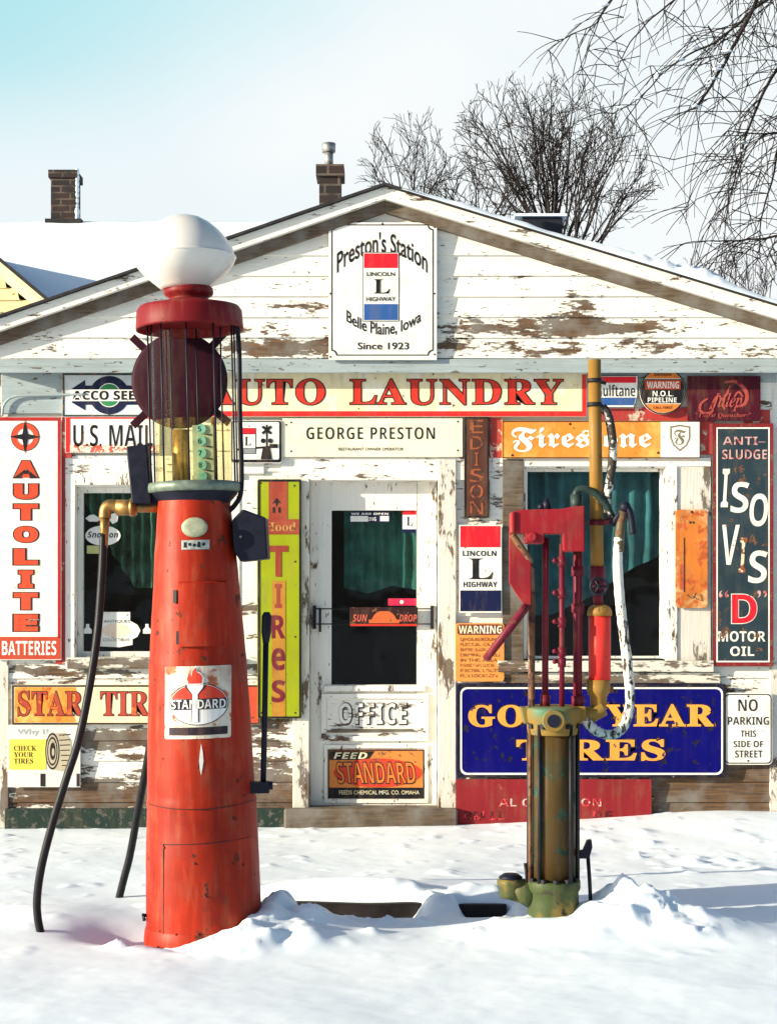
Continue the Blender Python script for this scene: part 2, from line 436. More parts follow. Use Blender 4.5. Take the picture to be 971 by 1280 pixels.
def snow_h(x, y):
    v = Vector((x, y, 0))
    h = 0.018 * mn.fractal(v * 0.7, 1.0, 2.0, 3) + 0.0018 * mn.fractal(v * 6 + Vector((3, 7, 0)), 0.9, 2.0, 4)
    if -3 < x < 3.5 and 4.8 < y < 10.7:
        h += 0.075 * sstep(0.5, 2.2, x) * sstep(9.2, 10.4, y) - 0.02 * sstep(0.6, -1.2, x) * sstep(9.6, 10.4, y)
        d = math.hypot(x + 0.765, y - 7.15)
        h -= 0.035 * math.exp(-((d - 0.25) / 0.13) ** 2) * sstep(-0.6, -0.95, x)
        h += 0.035 * math.exp(-((x + 0.72) / 0.22) ** 2 - ((y - 6.86) / 0.12) ** 2) * (1 + .6 * mn.noise(v * 13))   # hollow round the pump
        h -= gauss(x, y, -1.13, 7.2, 0.14, 0.13, 0.075)
        if -0.9 < x < 0.3 and 6.4 < y < 7.9:
            mm = 0.0
            for mx_, my_, ms_, mh_ in MOUND:
                q = ((x - mx_) ** 2 + (y - my_) ** 2) / (ms_ * ms_)
                if q < 8: mm = max(mm, mh_ * math.exp(-q / 1.6))
            h += mm * (1 + .25 * mn.noise(v * 11) + .12 * mn.noise(v * 30)) + gauss(x, y, -0.30, 7.05, 0.22, 0.16, 0.045)
        h += gauss(x, y, -0.15, 8.1, 0.35, 0.2, 0.055)
        h += (gauss(x, y, 0.97, 7.30, 0.13, 0.14, 0.105) + gauss(x, y, 1.16, 7.2, 0.18, 0.15, 0.075)) * (1 + .6 * mn.noise(v * 8) + .2 * mn.noise(v * 25)) + gauss(x, y, 1.4, 7.15, 0.22, 0.16, 0.05)
        h += gauss(x, y, 0.5, 7.15, 0.13, 0.1, 0.035) + gauss(x, y, 0.72, 7.06, 0.16, 0.11, 0.05)
        h += gauss(x, y, -1.45, 7.45, 0.25, 0.2, 0.045)
        tr = sstep(-0.62, -0.5, x) * sstep(0.60, 0.5, x) * (1 - 0.9 * math.exp(-((x - 0.24) / 0.10) ** 4))
        h += 0.05 * math.exp(-((x - 0.235) / 0.10) ** 4 - ((y - 7.73) / .16) ** 2) * (1 + .5 * mn.noise(v * 14))
        h -= 0.085 * tr * sstep(7.42, 7.66, y) * sstep(7.80, 7.765, y)                                         # scooped out in front of the timber
        h += 0.05 * tr * math.exp(-((y - 7.93) / 0.12) ** 2)
        h += 0.022 * tr * max(0, mn.fractal(v * 6 + Vector((2, 9, 0)), .9, 2, 3)) * sstep(7.3, 7.6, y) * sstep(7.85, 7.7, y)
        for lx, ly, s, a in LUMPS:
            q = ((x - lx) ** 2 + (y - ly) ** 2) / (s * s)
            if q < 6: h += a * math.exp(-q / 1.2) * (1 + 0.6 * mn.noise(v * 40))
        cr = mn.fractal(v * 5 + Vector((11, 2, 0)), 0.8, 2.0, 3)
        h += 0.016 * max(0.0, cr - 0.3) * sstep(5.4, 8.5, y)
    return h
def axis(a, b, st, far):
    xs = []; x = a
    while x < b: xs.append(x); x += st
    xs.append(b); s = st
    lo = [a]; hi = [b]
    while hi[-1] < far: s *= 1.35; hi.append(hi[-1] + s); lo.append(lo[-1] - s)
    return sorted(set(lo[1:] + xs + hi[1:]))
xs = axis(-2.3, 2.9, 0.0165, 500); ys = axis(5.2, 10.7, 0.0165, 600)
me = bpy.data.meshes.new('snow_ground')
vs = [(x, y, snow_h(x, y)) for y in ys for x in xs]; nx = len(xs)
me.from_pydata(vs, [], [(j * nx + i, j * nx + i + 1, (j + 1) * nx + i + 1, (j + 1) * nx + i) for j in range(len(ys) - 1) for i in range(nx - 1)])
me.polygons.foreach_set('use_smooth', [True] * len(me.polygons)); me.materials.append(M_snow)
ground = bpy.data.objects.new('snow_ground', me); COL.objects.link(ground); tag(ground, kind='structure')

# ------------------------------------------------------------------ the filling station
WY, GY = 10.5, 10.36                                   # front wall plane, plane of the overhanging gable
st = thing('filling_station', 'small white clapboard filling station with peeling paint and a front covered in old signs', 'filling station', (0, WY, 0))
def boards(name, mats, rows, bevel=0.003, **k):
    """one object per board: (px0, px1, py0, py1, front, back[, material])"""
    for r_ in rows:
        mb = MB(); fbox(mb, *r_[:6]); stb(mb, name, mats[r_[6]] if len(r_) > 6 else mats, bevel=bevel)
def stb(mb, name, mats, parent=st, bevel=0.0, **k):
    return mb.build(name, mats, parent, origin=(0, WY, 0), bevel=bevel, **k)

PE_G = [(640, 440, 250, 8, .08), (400, 418, 120, 12, .07), (690, 418, 110, 12, .06), (330, 318, 40, 3, .08), (372, 386, 45, 6, .20), (325, 438, 80, 7, .18), (372, 432, 70, 9, .2), (585, 408, 50, 8, .20), (565, 437, 55, 6, .17), (660, 409, 60, 6, .13), (722, 380, 18, 10, .26),
        (735, 408, 55, 7, .26), (800, 412, 40, 6, .12), (722, 432, 70, 6, .15), (300, 412, 30, 5, .14), (900, 437, 60, 6, .15), (100, 425, 80, 4, .10), (240, 340, 60, 3, .08), (640, 345, 60, 3, .08), (850, 395, 40, 4, .1)]
PE_W = [(190, 950, 90, 40, .06), (240, 985, 60, 14, .14), (600, 700, 30, 120, .05), (310, 720, 14, 120, .05), (120, 960, 120, 30, .05), (160, 1000, 80, 8, .16), (110, 930, 50, 6, .12), (160, 922, 60, 9, .30), (60, 988, 80, 9, .30), (50, 1008, 90, 8, .20), (220, 840, 200, 8, .16), (895, 985, 70, 40, .55), (860, 858, 60, 8, .3), (610, 845, 60, 8, .2), (825, 990, 22, 30, -.05),
        (340, 960, 30, 90, .20), (320, 1012, 60, 14, .4), (60, 840, 60, 6, .2), (200, 1000, 60, 10, .06), (680, 1000, 100, 30, .15), (600, 620, 10, 90, .1)]
def peel_at(px, py, pts):
    v = -0.045
    for cx, cy, sx, sy, a in pts: v += a * math.exp(-((px - cx) / sx) ** 2 / 2 - ((py - cy) / sy) ** 2 / 2)
    return v
def clapboards(mb, Y, z0, z1, exposure, bounds, holes=(), peel=(), step=0.045, lip=0.013):
    """lapped boards; bounds(z) -> (xl, xr); holes: (x0, x1, z0, z1)"""
    z = z0; rr = random.Random(3)
    while z < z1 - 1e-4:
        zt = min(z + exposure, z1)
        l0, r0 = bounds(z); l1, r1 = bounds(zt - 0.002)
        iv = [(min(l0, l1), max(r0, r1))]
        iv = [(l0 if l0 < l1 else l0, r0)]
        for hx0, hx1, hz0, hz1 in holes:
            if hz0 < zt - 0.01 and hz1 > z + 0.01:
                nv = []
                for a, b in iv:
                    if hx0 > a: nv.append((a, min(b, hx0)))
                    if hx1 < b: nv.append((max(a, hx1), b))
                iv = [q for q in nv if q[1] - q[0] > 0.005]
        for a, b in iv:
            n = max(1, int((b - a) / step)); o = len(mb.v)
            wob = rr.uniform(-0.002, 0.002)
            for i in range(n + 1):
                x = lerp(a, b, i / n)
                w2 = wob + 0.0025 * mn.noise(Vector((x * 1.3, z * 9, 0)))
                xt = min(max(x, min(l1, r1)), max(l1, r1))
                for xx, yy, zz in ((x, Y, z + w2), (x, Y - lip, z + w2), (lerp(x, xt, .5), Y - lip * 0.5, (z + zt) / 2), (xt, Y - 0.001, zt + 0.004)):
                    mb.v.append((xx, yy, zz))
                    px = CX + xx * FOC / yy; py = HOR - (zz - CZ) * FOC / yy
                    mb.attr.append(peel_at(px, py, peel))
            for i in range(n):
                for k in range(3):
                    q = o + i * 4 + k; mb.f.append((q, q + 4, q + 5, q + 1)); mb.m.append(0); mb.sm.append(False)
        z = zt

def xw(px, Y=WY): return (px - CX) * Y / FOC
def zw(py, Y=WY): return CZ - (py - HOR) * Y / FOC
def fbox(mb, px0, px1, py0, py1, Y0, Y1, mi=0):
    """box given by photograph pixels measured on its front plane Y0"""
    mb.box(xw(px0, Y0), xw(px1, Y0), Y0, Y1, zw(py1, Y0), zw(py0, Y0), mi)

XL, XR = xw(0), xw(972)                                # corners of the building
BACK = 16.6
WINL = (93, 286, 606, 822); WINR = (654, 832, 583, 824); DOOR = (386, 548, 600, 1009)
holes = [(xw(a), xw(b), zw(d), zw(c)) for a, b, c, d in (WINL, WINR, DOOR)]
mb = MB(); mb.attr = []
clapboards(mb, WY, -0.12, zw(446), 0.129, lambda z: (XL, XR), holes, PE_W)
stb(mb, 'front_wall', M_sid)
# the rest of the shell: side walls, back wall, inner faces so that the rooms are dark
mb = MB(); mb.attr = []
stw = MB()
ze = 3.0
stw.box(XL, XL + 0.1, WY + 0.014, BACK, -0.2, ze); stw.box(XR - 0.1, XR, WY + 0.014, BACK, -0.2, ze); stw.box(XL + 0.1, XR - 0.1, BACK - 0.1, BACK, -0.2, ze)
stb(stw, 'side_wall', M_trimh)
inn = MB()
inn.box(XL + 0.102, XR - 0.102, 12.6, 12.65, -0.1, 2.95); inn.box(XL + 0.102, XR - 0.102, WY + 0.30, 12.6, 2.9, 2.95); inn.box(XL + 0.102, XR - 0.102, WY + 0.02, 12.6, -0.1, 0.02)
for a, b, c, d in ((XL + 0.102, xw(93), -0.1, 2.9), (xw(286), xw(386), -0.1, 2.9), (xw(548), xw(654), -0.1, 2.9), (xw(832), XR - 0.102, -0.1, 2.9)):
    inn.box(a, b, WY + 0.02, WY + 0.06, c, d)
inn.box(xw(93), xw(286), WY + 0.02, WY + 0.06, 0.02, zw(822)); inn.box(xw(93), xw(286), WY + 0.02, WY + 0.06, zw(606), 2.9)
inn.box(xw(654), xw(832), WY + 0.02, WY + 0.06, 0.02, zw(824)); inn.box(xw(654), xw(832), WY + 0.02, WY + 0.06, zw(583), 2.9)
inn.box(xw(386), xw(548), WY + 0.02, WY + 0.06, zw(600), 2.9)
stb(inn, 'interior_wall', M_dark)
# gable
apx = W(481, 235, GY); lfx = W(0, 400, GY); rgx = W(971, 385, GY)
sl_l = (apx.z - lfx.z) / (apx.x - lfx.x); sl_r = (apx.z - rgx.z) / (rgx.x - apx.x)
def roofz(x): return apx.z - (apx.x - x) * sl_l if x < apx.x else apx.z - (x - apx.x) * sl_r
zg0 = zw(448, GY)
def gb(z):
    zz = z + 0.10
    return max(XL, apx.x - (apx.z - zz) / sl_l), min(XR + 0.02, apx.x + (apx.z - zz) / sl_r)
mb = MB(); mb.attr = []
clapboards(mb, GY, zg0, apx.z - 0.13, 0.127, gb, (), PE_G)
stb(mb, 'gable_siding', M_sid)
mb = MB(); mb.prism([(XL, zg0 + 0.01), (XR, zg0 + 0.01), (XR, roofz(XR) - 0.1), (apx.x, apx.z - 0.1), (XL, roofz(XL) - 0.1)], GY + 0.006, GY + 0.03)
stb(mb, 'gable_backing', M_trimh); mb = MB()
mb.prism([(XL, ze - 0.02), (XR, ze - 0.02), (XR, roofz(XR) - 0.1), (apx.x, apx.z - 0.1), (XL, roofz(XL) - 0.1)], BACK - 0.02, BACK)
stb(mb, 'rear_gable', M_trimh)
# soffit beam under the gable
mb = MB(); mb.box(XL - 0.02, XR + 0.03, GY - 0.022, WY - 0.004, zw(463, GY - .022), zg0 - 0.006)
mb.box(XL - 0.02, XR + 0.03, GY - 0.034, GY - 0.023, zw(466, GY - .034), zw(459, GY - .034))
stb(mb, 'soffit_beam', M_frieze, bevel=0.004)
# frieze boards under the beam, the eave's shade put into their grey paint
boards('eave_shade_board', M_frieze, [(2, 250, 464, 517, WY - 0.03, WY - 0.002), (733, 970, 464, 478, WY - 0.03, WY - 0.002)])
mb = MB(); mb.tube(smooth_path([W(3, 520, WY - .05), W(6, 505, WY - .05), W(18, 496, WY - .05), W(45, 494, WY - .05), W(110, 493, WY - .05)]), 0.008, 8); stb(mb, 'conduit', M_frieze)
# rake boards
def rake(mb, x0, x1, dz0, dz1, Y0, Y1, mi=0):
    n = 24
    for i in range(n):
        a = lerp(x0, x1, i / n); b = lerp(x0, x1, (i + 1) / n)
    mb.prism([(x0, roofz(x0) - dz0), (x1, roofz(x1) - dz0), (x1, roofz(x1) - dz1), (x0, roofz(x0) - dz1)], Y0, Y1, mi)
EL, ER = xw(-55, GY), xw(1030, GY)
for a_, b_ in ((EL, apx.x), (apx.x, ER)):
    mb = MB(); rake(mb, a_, b_, 0.014, 0.09, GY - 0.10, GY - 0.055); stb(mb, 'rake_trim', M_trimh, bevel=0.003)
    mb = MB(); rake(mb, a_, b_, 0.078, 0.16, GY - 0.052, GY - 0.004); stb(mb, 'rake_board', M_bare, bevel=0.003)
mb = MB(); rake(mb, EL - 0.02, apx.x, -0.004, 0.012, GY - 0.13, BACK + 0.15); rake(mb, apx.x, ER + 0.02, -0.004, 0.012, GY - 0.13, BACK + 0.15); stb(mb, 'roof', M_shingle)
# corner boards
boards('corner_board', M_heavy, [(-4, 11, 465, 1035, WY - 0.022, WY + 0.03), (962, 975, 830, 1015, WY - 0.022, WY + 0.03)])
mb = MB(); fbox(mb, 6, 372, 1011, 1070, WY - 0.045, WY - 0.002); stb(mb, 'base_sill', M_sill, bevel=0.004)
# plain white boards between the signs
boards('wall_board', M_trimh, [(78, 330, 569, 592, WY - 0.022, WY - 0.001), (352, 612, 571, 600, WY - 0.024, WY - 0.001), (615, 888, 572, 583, WY - 0.026, WY - 0.001), (300, 322, 600, 830, WY - 0.02, WY - 0.001), (612, 629, 520, 660, WY - 0.019, WY - 0.001), (934, 964, 464, 526, WY - 0.02, WY - 0.001)], bevel=0.002)
boards('red_trim_board', enamel('faded_red_trim', (0.42, 0.045, 0.04), chip=0.62, rust=(0.35, 0.26, 0.2), scale=14), [(78, 90, 519, 572, WY - 0.036, WY - 0.004), (612, 628, 520, 572, WY - 0.032, WY - 0.004), (750, 862, 509, 526, WY - 0.028, WY - 0.004), (874, 892, 520, 568, WY - 0.03, WY - 0.004), (930, 962, 512, 529, WY - 0.027, WY - 0.004), (70, 82, 570, 830, WY - 0.024, WY - 0.004)], bevel=0.002)

# left window
def window(rect, casings, sash, sill, label, curtain_depth):
    x0, x1, y0, y1 = rect
    mb = MB()
    for c in casings: fbox(mb, *c[:4], WY - c[4], WY + 0.02 if c[5] else WY - 0.001, c[6] if len(c) > 6 else 0)
    # jamb linings
    mb.box(xw(x0) - 0.001, xw(x0) + 0.012, WY - 0.006, WY + 0.11, zw(y1), zw(y0)); mb.box(xw(x1) - 0.012, xw(x1) + 0.001, WY - 0.006, WY + 0.11, zw(y1), zw(y0))
    mb.box(xw(x0) + 0.012, xw(x1) - 0.012, WY - 0.006, WY + 0.11, zw(y0) - 0.012, zw(y0) + 0.001)
    w = stb(mb, 'window', [M_trim, M_heavy, M_bare], bevel=0.002); w['label'] = label
    mb = MB(); X0, X1, Z0, Z1 = xw(x0) + 0.013, xw(x1) - 0.013, zw(y1) + 0.002, zw(y0) - 0.013; q = sash
    mb.box(X0, X0 + q, WY + 0.05, WY + 0.085, Z0, Z1); mb.box(X1 - q, X1, WY + 0.05, WY + 0.085, Z0, Z1)
    mb.box(X0 + q, X1 - q, WY + 0.05, WY + 0.085, Z1 - q, Z1); mb.box(X0 + q, X1 - q, WY + 0.05, WY + 0.085, Z0, Z0 + q)
    stb(mb, 'sash_frame', M_trim, w, bevel=0.002)
    mb = MB(); mb.box(X0 + q - 0.004, X1 - q + 0.004, WY + 0.066, WY + 0.070, Z0 + q - 0.004, Z1 - q + 0.004); stb(mb, 'pane', M_glass, w)
    mb = MB(); fbox(mb, *sill, WY - 0.06, WY + 0.11); stb(mb, 'sill', M_heavyh, w, bevel=0.005)
    return w
win_l = window(WINL, [(82, 93.5, 592, 832, .026, 0), (93.5, 286, 592, 606, .026, 0), (286, 300, 592, 832, .026, 0)], 0.035, (84, 302, 822, 836), 'left window with pale peeling frame and decals on its dark glass', 0.1)
win_r = window(WINR, [(628, 654, 574, 838, .030, 0, 2), (832, 846, 583, 836, .030, 0, 0), (654, 832, 575, 583, .022, 0, 0), (846, 888, 583, 836, .021, 0, 1)], 0.016, (622, 892, 826, 840), 'right window with weathered grey side boards', 0.1)
mb = MB(); fbox(mb, 570, 900, 841, 854, WY - 0.03, WY - 0.002); stb(mb, 'belly_board', M_heavyh, bevel=0.003)

# door and its frame
DY = WY + 0.085
boards('door_post', M_heavy, [(366, 386.5, 598, 1024, WY - 0.03, DY + 0.06), (547.5, 570, 574, 1026, WY - 0.035, DY + 0.06)], bevel=.004)
boards('door_header', M_trimh, [(387, 547, 592, 601, WY - 0.012, DY + 0.06)])

mb = MB(); fbox(mb, 355, 572, 1011, 1060, WY - 0.09, DY + 0.06); stb(mb, 'threshold', M_bare, bevel=0.012)
def D(px, py, Y=DY): return xw(px, Y), zw(py, Y)
mb = MB()
GL = (414, 521, 638, 856)
fbox(mb, 388, 414, 601, 1010, DY, DY + 0.045); fbox(mb, 521, 546, 601, 1010, DY, DY + 0.045)
fbox(mb, 414, 521, 601, 638, DY, DY + 0.045); fbox(mb, 414, 521, 856, 866, DY, DY + 0.045); fbox(mb, 414, 521, 866, 1010, DY + 0.004, DY + 0.045)
fbox(mb, 405, 531, 857, 864, DY - 0.022, DY - 0.001)
door = stb(mb, 'door', M_trim, bevel=0.003); door['label'] = 'narrow white peeling door with a tall dark glass pane'
mb = MB(); fbox(mb, 411, 524, 635, 859, DY + 0.02, DY + 0.024); stb(mb, 'door_pane', M_glass, door)
# moulded panel with raised letters
mb = MB()
pass
mb.prism([D(a, b) for a, b in ((402, 867), (535, 867), (535, 873), (402, 873))], DY - 0.018, DY - 0.001); mb.prism([D(a, b) for a, b in ((402, 920), (535, 920), (535, 926), (402, 926))], DY - 0.018, DY - 0.001)
mb.prism([D(a, b) for a, b in ((402, 873), (408, 873), (408, 920), (402, 920))], DY - 0.018, DY - 0.001); mb.prism([D(a, b) for a, b in ((529, 873), (535, 873), (535, 920), (529, 920))], DY - 0.018, DY - 0.001)
mb.prism([D(a, b) for a, b in ((408, 873), (529, 873), (529, 920), (408, 920))], DY - 0.006, DY - 0.001)
mb.prism([D(a, b) for a, b in ((414, 911), (515, 911), (518, 914), (414, 916))], DY - 0.016, DY - 0.006, 1)
stb(mb, 'door_panel', [M_trimh, M_bare], door, bevel=0.002)
mb = MB()
vsx, fsx = text_px('OFFICE', SANSB, (424, 879, 508, 905), track=1.15)
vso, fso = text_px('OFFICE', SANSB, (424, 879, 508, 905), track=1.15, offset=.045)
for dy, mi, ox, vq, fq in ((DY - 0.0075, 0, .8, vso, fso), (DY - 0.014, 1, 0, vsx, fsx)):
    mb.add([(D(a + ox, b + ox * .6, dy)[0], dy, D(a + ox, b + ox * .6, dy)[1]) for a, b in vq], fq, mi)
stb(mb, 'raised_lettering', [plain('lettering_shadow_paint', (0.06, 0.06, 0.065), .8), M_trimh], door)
mb = MB(); mb.tube([W(400, 760, DY - .05), W(400, 790, DY - .05)], 0.008, 8); mb.tube([W(400, 762, DY - .05), W(400, 762, DY)], .006, 8); mb.tube([W(400, 788, DY - .05), W(400, 788, DY)], .006, 8); stb(mb, 'handle', M_black, door)
# mouldings of the lower panel
mb = MB()
for r_ in ((405, 535, 931, 935), (405, 535, 999, 1004), (405, 409, 935, 999), (531, 535, 935, 999)): fbox(mb, *r_, DY - 0.009, DY + 0.003)
stb(mb, 'panel_moulding', M_trim, door, bevel=0.002)

# curtains inside (cloth with folds)
def curtain(name, label, poly, Y, mat, folds=9, amp=0.02):
    """poly: list of (px, top py, bottom py) from one side to the other"""
    mb = MB(); n = 60; rows = 14; vs = []
    for i in range(n + 1):
        u = i / n * (len(poly) - 1); k = min(int(u), len(poly) - 2); t = u - k
        px = lerp(poly[k][0], poly[k + 1][0], t); a = lerp(poly[k][1], poly[k + 1][1], t); b = lerp(poly[k][2], poly[k + 1][2], t)
        for j in range(rows + 1):
            y = Y + amp * math.sin(i / n * folds * 2 * math.pi + 1.1 * mn.noise(Vector((i * .08, j * .25, 3)))) + amp * 0.7 * mn.noise(Vector((i * .13, j * .35, 0)))
            p = W(px, lerp(a, b, j / rows), Y); vs.append((p.x, y, p.z))
    fs = [(i * (rows + 1) + j, (i + 1) * (rows + 1) + j, (i + 1) * (rows + 1) + j + 1, i * (rows + 1) + j + 1) for i in range(n) for j in range(rows)]
    mb.add(vs, fs, 0, True)
    return tag(mb.build(name, mat, origin=(xw(poly[0][0]), Y, zw(poly[0][2]))), label, 'curtain')
M_cur = plain('teal_curtain', (0.026, 0.105, 0.115), .9, 0, .5, 5, .002)
M_curg = plain('green_curtain', (0.04, 0.11, 0.06), .9, 0, .7, 7, .004)
curtain('curtain', 'teal curtain drawn back at a slant behind the glass of the right window', [(650, 575, 770), (690, 575, 768), (740, 575, 745), (790, 575, 710), (836, 575, 690)], WY + 0.19, M_cur, 9, .03)
curtain('curtain', 'green curtain hanging behind the upper glass of the office door', [(430, 630, 735), (460, 630, 742), (490, 630, 732), (524, 630, 738)], DY + 0.09, plain('door_curtain', (0.018, 0.085, 0.062), .9, 0, .5, 8, .003), 7, .012)
curtain('curtain', 'dark green drape bunched behind the glass of the left window', [(104, 600, 625), (140, 600, 690), (170, 600, 735), (200, 600, 735), (290, 600, 640)], WY + 0.17, M_curg, 10, .045)

# roof snow, lumpy, thicker towards the right eave
mb = MB(); n = 110; rows = 26; rr = random.Random(8)
for side in (0, 1):
    vs = []
    for i in range(n + 1):
        x = lerp(apx.x + 0.10, ER + 0.03, i / n) if side else lerp(apx.x - 0.25, EL + 0.05, i / n)
        for j in range(rows + 1):
            tj = (j / rows) ** 1.8; y = lerp(GY - 0.125 if side else GY + 0.45, BACK + 0.1, tj)
            v = Vector((x, y, 0)); px = CX + x * FOC / y
            edge = sstep(0, 0.16, tj) if side else sstep(0, 0.2, tj)
            th = (0.05 + 0.035 * mn.fractal(v * 2.2, .9, 2, 4) + 0.025 * mn.noise(v * 9)) if side else 0.03 + 0.02 * mn.fractal(v * 2, .9, 2, 3)
            if side:
                th *= (0.45 + 0.55 * edge) * (.35 + .65 * sstep(480, 600, px))
                th += (gauss(px, y, 868, 10.6, 22, .35, .10) + gauss(px, y, 800, 10.5, 30, .3, .05) + gauss(px, y, 640, 10.9, 14, .4, .04) + gauss(px, y, 905, 10.8, 26, .4, .06)) * (0.7 + 0.7 * mn.noise(v * 14))
            if j == 0: vs.append((x, y - .012, roofz(x) - .008)); continue
            if j == 1: y = lerp(y, GY - 0.125 if side else GY + 0.45, .85)
            vs.append((x, y, roofz(x) + 0.002 + max(0.004, th * (0.8 if j == 1 else 1)) - (0.0 if i not in (0, n) else 0.02)))
    o = len(mb.v)
    mb.add(vs, [(i * (rows + 1) + j, (i + 1) * (rows + 1) + j, (i + 1) * (rows + 1) + j + 1, i * (rows + 1) + j + 1) for i in range(n) for j in range(rows)], 0, True)
tag(mb.build('roof_snow', M_snow, origin=(0, GY, apx.z)), 'lumpy snow lying on the roof slopes of the filling station', 'snow', kind='stuff')

# station chimney
def chimney_mesh(x0, x1, y0, y1, z0, z1, sh=0.0):
    mb = MB(); mb.box(x0, x1, y0, y1, z0, z1 - 0.09); mb.box(x0 - 0.025, x1 + 0.025, y0 - 0.025, y1 + 0.025, z1 - 0.088, z1)
    return mb
CY = 13.2
a = W(399, 206, CY); b = W(426, 262, CY)
ch = chimney_mesh(a.x, b.x, CY, CY + 0.24, 3.3, a.z)
cho = stb(ch, 'chimney', M_brick)
mb = MB(); p = W(411, 204, CY + 0.12)
mb.lathe([(0.035, p.z - 0.03), (0.035, p.z + 0.10)], (p.x, p.y), 14); mb.lathe([(0.052, p.z + 0.085), (0.055, p.z + 0.155), (0.02, p.z + 0.165)], (p.x, p.y), 14)
stb(mb, 'flue_cap', plain('galvanised', (0.30, 0.30, 0.29), .45, .7, .4, 20), cho)
mb = MB(); mb.ball((a.x + .05, CY + .1, a.z + .005), .05, sc=(1, 1, .5)); stb(mb, 'snow_cap', M_snow, cho)

# low dark vent box behind the right roof slope
BY = 14.0
a = W(652, 271, BY); b = W(703, 305, BY)
mb = MB(); mb.box(a.x, b.x, BY, BY + 0.35, 3.2, a.z)
vb = stb(mb, 'roof_vent', plain('tarred_vent', (0.016, 0.016, 0.022), .6, 0, .3, 10), bevel=.01)
mb = MB(); mb.box(a.x - .06, b.x + .03, BY - .03, BY + .4, a.z + .001, a.z + .022); mb.ball((a.x + .1, BY + .15, a.z + .02), .18, sc=(1, .9, .16)); stb(mb, 'vent_lid', [M_snow], vb)

# ------------------------------------------------------------------ neighbouring house on the left
HY = 19.5
ridge = W(60, 279, HY); fy = 16.6; zf = 3.4
hs = thing('neighbour_house', 'neighbouring yellow house with a snow covered roof and dark chimney behind the station', 'house', (-4.5, HY, 0))
def hb(mb, name, mats, parent=hs, **k): return mb.build(name, mats, parent, origin=(-4.5, HY, 0), **k)
X0, X1 = -9.0, W(385, 0, HY).x
mb = MB(); mb.box(X0 + .2, X1 - .2, fy + .25, 2 * HY - fy - .25, -.2, zf)
pr = [(fy + .25, zf), (2 * HY - fy - .25, zf), (HY, ridge.z - .2)]
mb.add([(x, y, z) for x in (X0 + .2, X1 - .2) for y, z in pr], [(0, 1, 2), (3, 4, 5)])
M_yel = peeling('yellow_siding', (0.74, 0.60, 0.30), thr=0.9, scale=6)
hb(mb, 'wall', M_yel)
mb = MB()
for yy in (fy, 2 * HY - fy):
    mb.add([(X0, yy, zf), (X1, yy, zf), (X1, HY, ridge.z - .03), (X0, HY, ridge.z - .03), (X0, yy, zf - .1), (X1, yy, zf - .1), (X1, HY, ridge.z - .13), (X0, HY, ridge.z - .13)],
           [(0, 1, 2, 3), (4, 7, 6, 5), (0, 4, 5, 1), (1, 5, 6, 2), (0, 3, 7, 4)])
hb(mb, 'roof', M_shingle)
mb = MB(); n, rows = 90, 40; vs = []
for i in range(n + 1):
    for j in range(rows + 1):
        x = lerp(X0, X1, i / n); t = j / rows
        y = lerp(fy, HY + 1.0, t); z = lerp(zf, ridge.z, (y - fy) / (HY - fy)) if y <= HY else lerp(ridge.z, zf, (y - HY) / (HY - fy))
        z -= 0.03 * math.exp(-((y - HY) / .25) ** 2)
        vs.append((x, y, z + .07 + .03 * mn.fractal(Vector((x * .8, y * .8, 1)), 1, 2, 3) - (.04 if j == 0 else 0)))
mb.add(vs, [(i * (rows + 1) + j, (i + 1) * (rows + 1) + j, (i + 1) * (rows + 1) + j + 1, i * (rows + 1) + j + 1) for i in range(n) for j in range(rows)], 0, True)
o = hb(mb, 'snow_cover', M_snow); o['kind'] = 'stuff'
a = W(65, 214, HY); b = W(95, 280, HY)
ch = chimney_mesh(a.x, b.x, HY - .05, HY + .3, ridge.z - .5, a.z); cho = hb(ch, 'chimney', M_brick)
mb = MB(); mb.box(a.x - .06, b.x + .08, HY - .09, HY + .3, ridge.z - .04, ridge.z + .035); hb(mb, 'flashing', M_shingle, cho)
mb = MB()
for k in range(9): mb.ball((b.x + .02 + .02 * mn.noise(Vector((k, 0, 0))), HY - .02, lerp(a.z - .02, ridge.z + .06, k / 8)), .034 * (1 + .4 * mn.noise(Vector((k * 3.1, 0, 0)))), sc=(.8, 1, 1.5))
hb(mb, 'clinging_snow', M_snow, cho)
# cross gable facing the street
QY = 16.3
e1 = W(62, 379, QY); slp = (W(0, 327, QY).z - e1.z) / (e1.x - W(0, 327, QY).x); ga = (e1.x - 1.0, e1.z + 1.0 * slp)
mb = MB(); lx = 2 * ga[0] - e1.x
mb.prism([(lx + .12, -.2), (e1.x - .12, -.2), (e1.x - .12, e1.z - .12), (ga[0], ga[1] - .14), (lx + .12, e1.z - .12)], QY + .12, QY + 2.5); 
for k in range(44):
    z = 0.1 + k * .12
    if z > ga[1] - .3: break
    w = .86 if z < e1.z - .12 else .86 * (ga[1] - .14 - z) / (ga[1] - .02 - e1.z)
    mb.add([(ga[0] - w, QY + .102, z), (ga[0] + w, QY + .102, z), (ga[0] + w * .97, QY + .118, z + .12), (ga[0] - w * .97, QY + .118, z + .12)], [(0, 1, 2, 3)])
hb(mb, 'gable_wall', M_yel)
mb = MB()
for sgn in (1, -1):
    ex = ga[0] + sgn * (e1.x - ga[0])
    mb.prism([(ga[0], ga[1]), (ex, e1.z), (ex, e1.z - .15), (ga[0], ga[1] - .15)], QY, QY + .05)
hb(mb, 'gable_trim', plain('cream_trim', (0.78, 0.68, 0.42), .6))
mb = MB()
for sgn in (1, -1):
    ex = ga[0] + sgn * (e1.x - ga[0] + .04)
    mb.prism([(ga[0], ga[1] + .045), (ex, e1.z + .01), (ex, e1.z - .03), (ga[0], ga[1] + .003)], QY - .05, QY + 2.6)
hb(mb, 'gable_roof', M_shingle)

